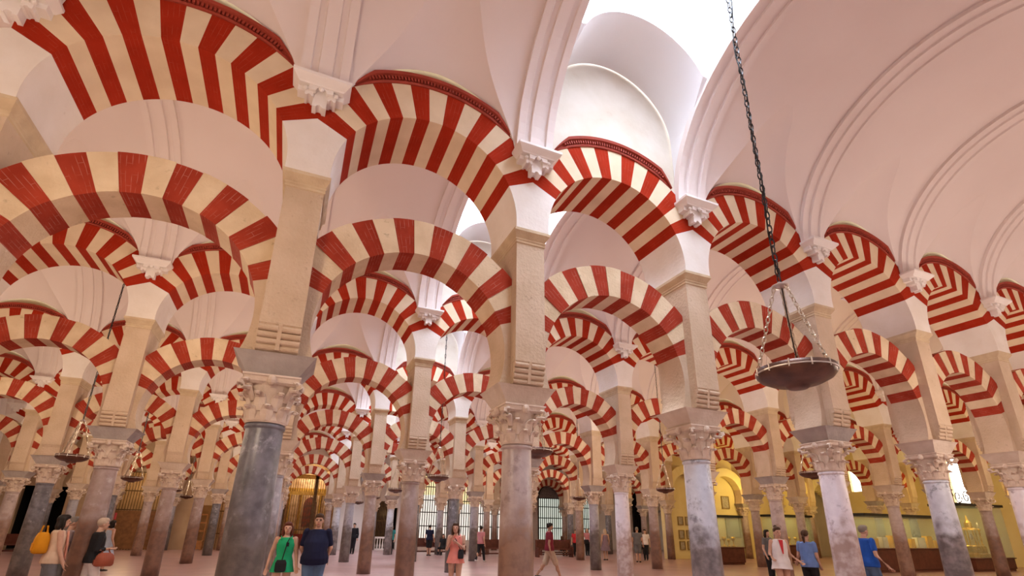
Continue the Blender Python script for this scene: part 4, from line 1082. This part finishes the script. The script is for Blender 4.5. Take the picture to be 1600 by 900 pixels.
# woman with yellow backpack and her companion, left
t = person('woman with black hair, cream top and yellow backpack at left', 97, 85, 42, 1.66, top=CREAMC, bottom=GREYC, hair=(HAIRB, 'bob'), skin=SKIN, sleeve=0, arms={1: ((.12, .03, .64), (.11, .09, .50)), -1: ((-.12, .04, .64), (-.10, .12, .52))}, female=True, stride=.2, vox=person_near)
bm = nb(); tube(bm, [(.05, .12, 1.38), (.07, .15, 1.15), (.06, .17, .88)], [(.05, .02), (.06, .02), (.04, .015)], 8); mobj('scarf', mesh('scarf', bm, SALMON, True), t)
bp = own_bag('bright yellow canvas backpack on the back of the woman at left', 'backpack', 97, 85, (0, -.21), 1.0, (.15, .10, .36), YELLOW, 42)
person('visitor in grey with white straps beside the yellow backpack', 114, 78, 48, 1.64, top=flat('mauve_cloth', (.36, .28, .30)), bottom=GREYC, hair=(HAIRG, 'short'), sleeve=.5, vox=person_near)
t = person('blond visitor in black top half hidden behind the reddish column', 160, 80, 40, 1.62, top=DARK, bottom=WHITE, hair=(HAIRBL, 'short'), sleeve=1.6, vox=person_near, stride=.4, arms={1: ((.135, -.02, .65), (.125, .10, .655))})
own_bag('rust-red leather handbag carried beside the reddish column', 'handbag', 160, 80, (.205, .13), .755, (.08, .15, .24), TANL, 40)
person('distant visitor in light blue dress by the boarded gate', 176, 45, 20, 1.62, dress=LBLUE, hair=(HAIRB, 'bob'), female=True, vox=.014, hem=.3)
# couple in the left middle
t = person('woman in green dress with black shoulder bag', 451, 82, 160, 1.60, dress=GREEN, hair=(HAIRR, 'long'), female=True, stride=.25, vox=person_near, hem=.455, arms={1: ((.145, .0, .64), (.165, .03, .50)), -1: ((-.13, 0, .64), (-.15, .06, .51))})
bag_on(t, 'shoulder_bag', (.03, .17, .84), (.095, .045, .10), DARK, [(.02, .17, .93), (-.03, .12, 1.25), (-.09, .03, 1.40), (-.06, -.08, 1.30)])
bm = nb(); box(bm, -.06, -.01, .115, .135, 1.17, 1.24); mobj('sunglasses', mesh('sunglasses', bm, DARK), t)
x, y = ground(443, 82)
t = person('heavy man in navy t-shirt and light blue jeans', 498, 81, 166, 1.76, top=NAVY, bottom=JEANS, hair=(HAIRBR, 'short'), fat=1.22, belly=1.2, sleeve=.75, stride=.18, vox=person_near, arms={1: ((.150, -.03, .65), (.11, -.09, .53)), -1: ((-.150, -.03, .65), (-.11, -.09, .53))})
bm = nb()
for s in (-1, 1):
    tube(bm, [(s * .032 + .024 * math.cos(q * .5236), .118, 1.648 + .016 * math.sin(q * .5236)) for q in range(13)], .003, 5)
mobj('glasses', mesh('glasses', bm, DARK), t)
# distant visitors in the centre
person('distant man in dark suit before the golden gate', 554, 25.5, 180, 1.76, top=DARK, bottom=DARK, hair=(HAIRB, 'short'), sleeve=1.8, vox=.016)
person('distant visitor in teal beside the dark doorway', 613, 25.5, 200, 1.66, top=TEAL, bottom=DARK, hair=(HAIRBR, 'short'), vox=.016)
person('distant visitor in navy seen from behind at the tall grille', 672, 26, 10, 1.72, top=NAVY, bottom=DARK, trousers=.6, hair=(HAIRB, 'short'), vox=.016)
person('seated visitor in black on the pew near the grille', 694, 25, 200, 1.66, top=DARK, bottom=DARK, hair=(HAIRBR, 'long'), vox=.016, seat=True)
t = person('young woman in coral pink dress holding a phone', 714, 66, 185, 1.66, dress=CORAL, hair=(HAIRBR, 'long'), female=True, vox=person_near, hem=.47, head=(.012, .01), arms={1: ((.125, .03, .65), (.05, .14, .78)), -1: ((-.12, .05, .66), (-.03, .15, .74))})
bag_on(t, 'shoulder_bag', (-.14, .12, .98), (.06, .04, .10), DARK, [(-.13, .12, 1.06), (-.02, .13, 1.28), (.09, .03, 1.40)])
person('woman in pink top and long black skirt walking away', 752, 31, 30, 1.66, top=PINKC, bottom=DARK, hair=(HAIRB, 'bun'), female=True, stride=.5, shoe=SHOEW, vox=.016)
person('man in maroon t-shirt and beige shorts walking right', 858, 46, 80, 1.76, top=MAROON, bottom=BEIGE, trousers=.62, hair=(HAIRB, 'short'), stride=.7, skin=SKIN_T, vox=.013, sleeve=.55)
person('seated visitor in magenta shirt behind the pew', 878, 24.5, 30, 1.64, top=MAG, bottom=DARK, hair=(HAIRBR, 'bob'), vox=.016, seat=True)
person('distant visitor in red between two dark columns', 899, 24.5, 190, 1.6, top=REDC, bottom=DARK, hair=(HAIRBR, 'short'), vox=.016)
t = person('distant visitor in pale top with black bag', 917, 23.5, 170, 1.66, top=PINKC, bottom=DARK, hair=(HAIRBL, 'bob'), vox=.016)
bag_on(t, 'shoulder_bag', (.1, .14, .85), (.16, .06, .14), DARK)
person('woman in knee-length purple dress walking away', 945, 27.5, 350, 1.64, dress=PURPLE, hair=(HAIRBL, 'long'), female=True, vox=.016, hem=.30)
person('man in grey shirt and shorts near the dark iron gate', 995, 29, 20, 1.76, top=GREYC, bottom=GREYC, trousers=.6, hair=(HAIRG, 'short'), vox=.016)
person('visitor in white shirt beside the man in grey', 1007, 27, 200, 1.66, top=WHITE, bottom=DARK, hair=(HAIRB, 'short'), vox=.016)
# right-hand visitors
t = person('woman in sleeveless white tunic over red top', 1214, 67, 180, 1.68, top=WHITE, hair=(HAIRBR, 'bun'), female=True, sleeve=0, stride=.2, vox=person_near, arms={-1: ((-.13, .0, .65), (-.21, .06, .57)), 1: ((.13, -.02, .65), (.14, .06, .60))})
bm = nb(); n = 32; rings = []
for zz, a, b in ((1.05, .165, .125), (.93, .19, .15), (.80, .225, .185), (.76, .232, .19)):
    rings.append([bm.verts.new((a * math.cos(2 * math.pi * i / n), b * math.sin(2 * math.pi * i / n), zz + (.03 * math.cos(2 * math.pi * i / n - 1) if zz < .8 else 0))) for i in range(n)])
for A, B in zip(rings, rings[1:]):
    for i in range(n): bm.faces.new((A[i], A[(i + 1) % n], B[(i + 1) % n], B[i]))
mobj('tunic_skirt', mesh('tunic_skirt', bm, WHITE, True), t)
bm = nb(); v = [bm.verts.new(p) for p in ((-.05, .118, 1.40), (.05, .118, 1.40), (.014, .15, 1.10), (-.014, .15, 1.10))]; bm.faces.new(v); bm.faces.new([bm.verts.new((q.co.x, q.co.y - .03, q.co.z)) for q in v][::-1]); mobj('red_top', mesh('red_top', bm, REDC), t)
person('woman in blue t-shirt with brown ponytail seen from behind', 1257, 66, 52, 1.62, top=BLUE, bottom=DARK, hair=(HAIRBR, 'tail'), female=True, sleeve=.55, stride=.25, vox=person_near, arms={-1: ((-.14, .02, .66), (-.19, .06, .57)), 1: ((.125, -.01, .64), (.12, .05, .53))})
person('man in royal blue t-shirt half hidden by the lilac column', 1349, 69, 82, 1.74, top=ROYAL, bottom=JEANS, hair=(HAIRG, 'short'), sleeve=.6, stride=.45, vox=person_near, fat=1.1, arms={1: ((.16, -.02, .64), (.24, .04, .52))})
person('visitor in grey behind the woman in the white tunic', 1197, 45, 150, 1.66, top=GREYC, bottom=DARK, hair=(HAIRB, 'bob'), vox=.014)
x, y = ground(461.5, 82)

# bake the grown surfaces so that every figure is one plain mesh
bpy.context.view_layer.update()
dg = bpy.context.evaluated_depsgraph_get()
for o in BLOBS:
    me = bpy.data.meshes.new_from_object(o.evaluated_get(dg), depsgraph=dg)
    old = o.data; o.modifiers.clear(); o.data = me
    if not len(me.materials): me.materials.append(old.materials[0])
    me.polygons.foreach_set('use_smooth', [True] * len(me.polygons))
    bpy.data.meshes.remove(old)
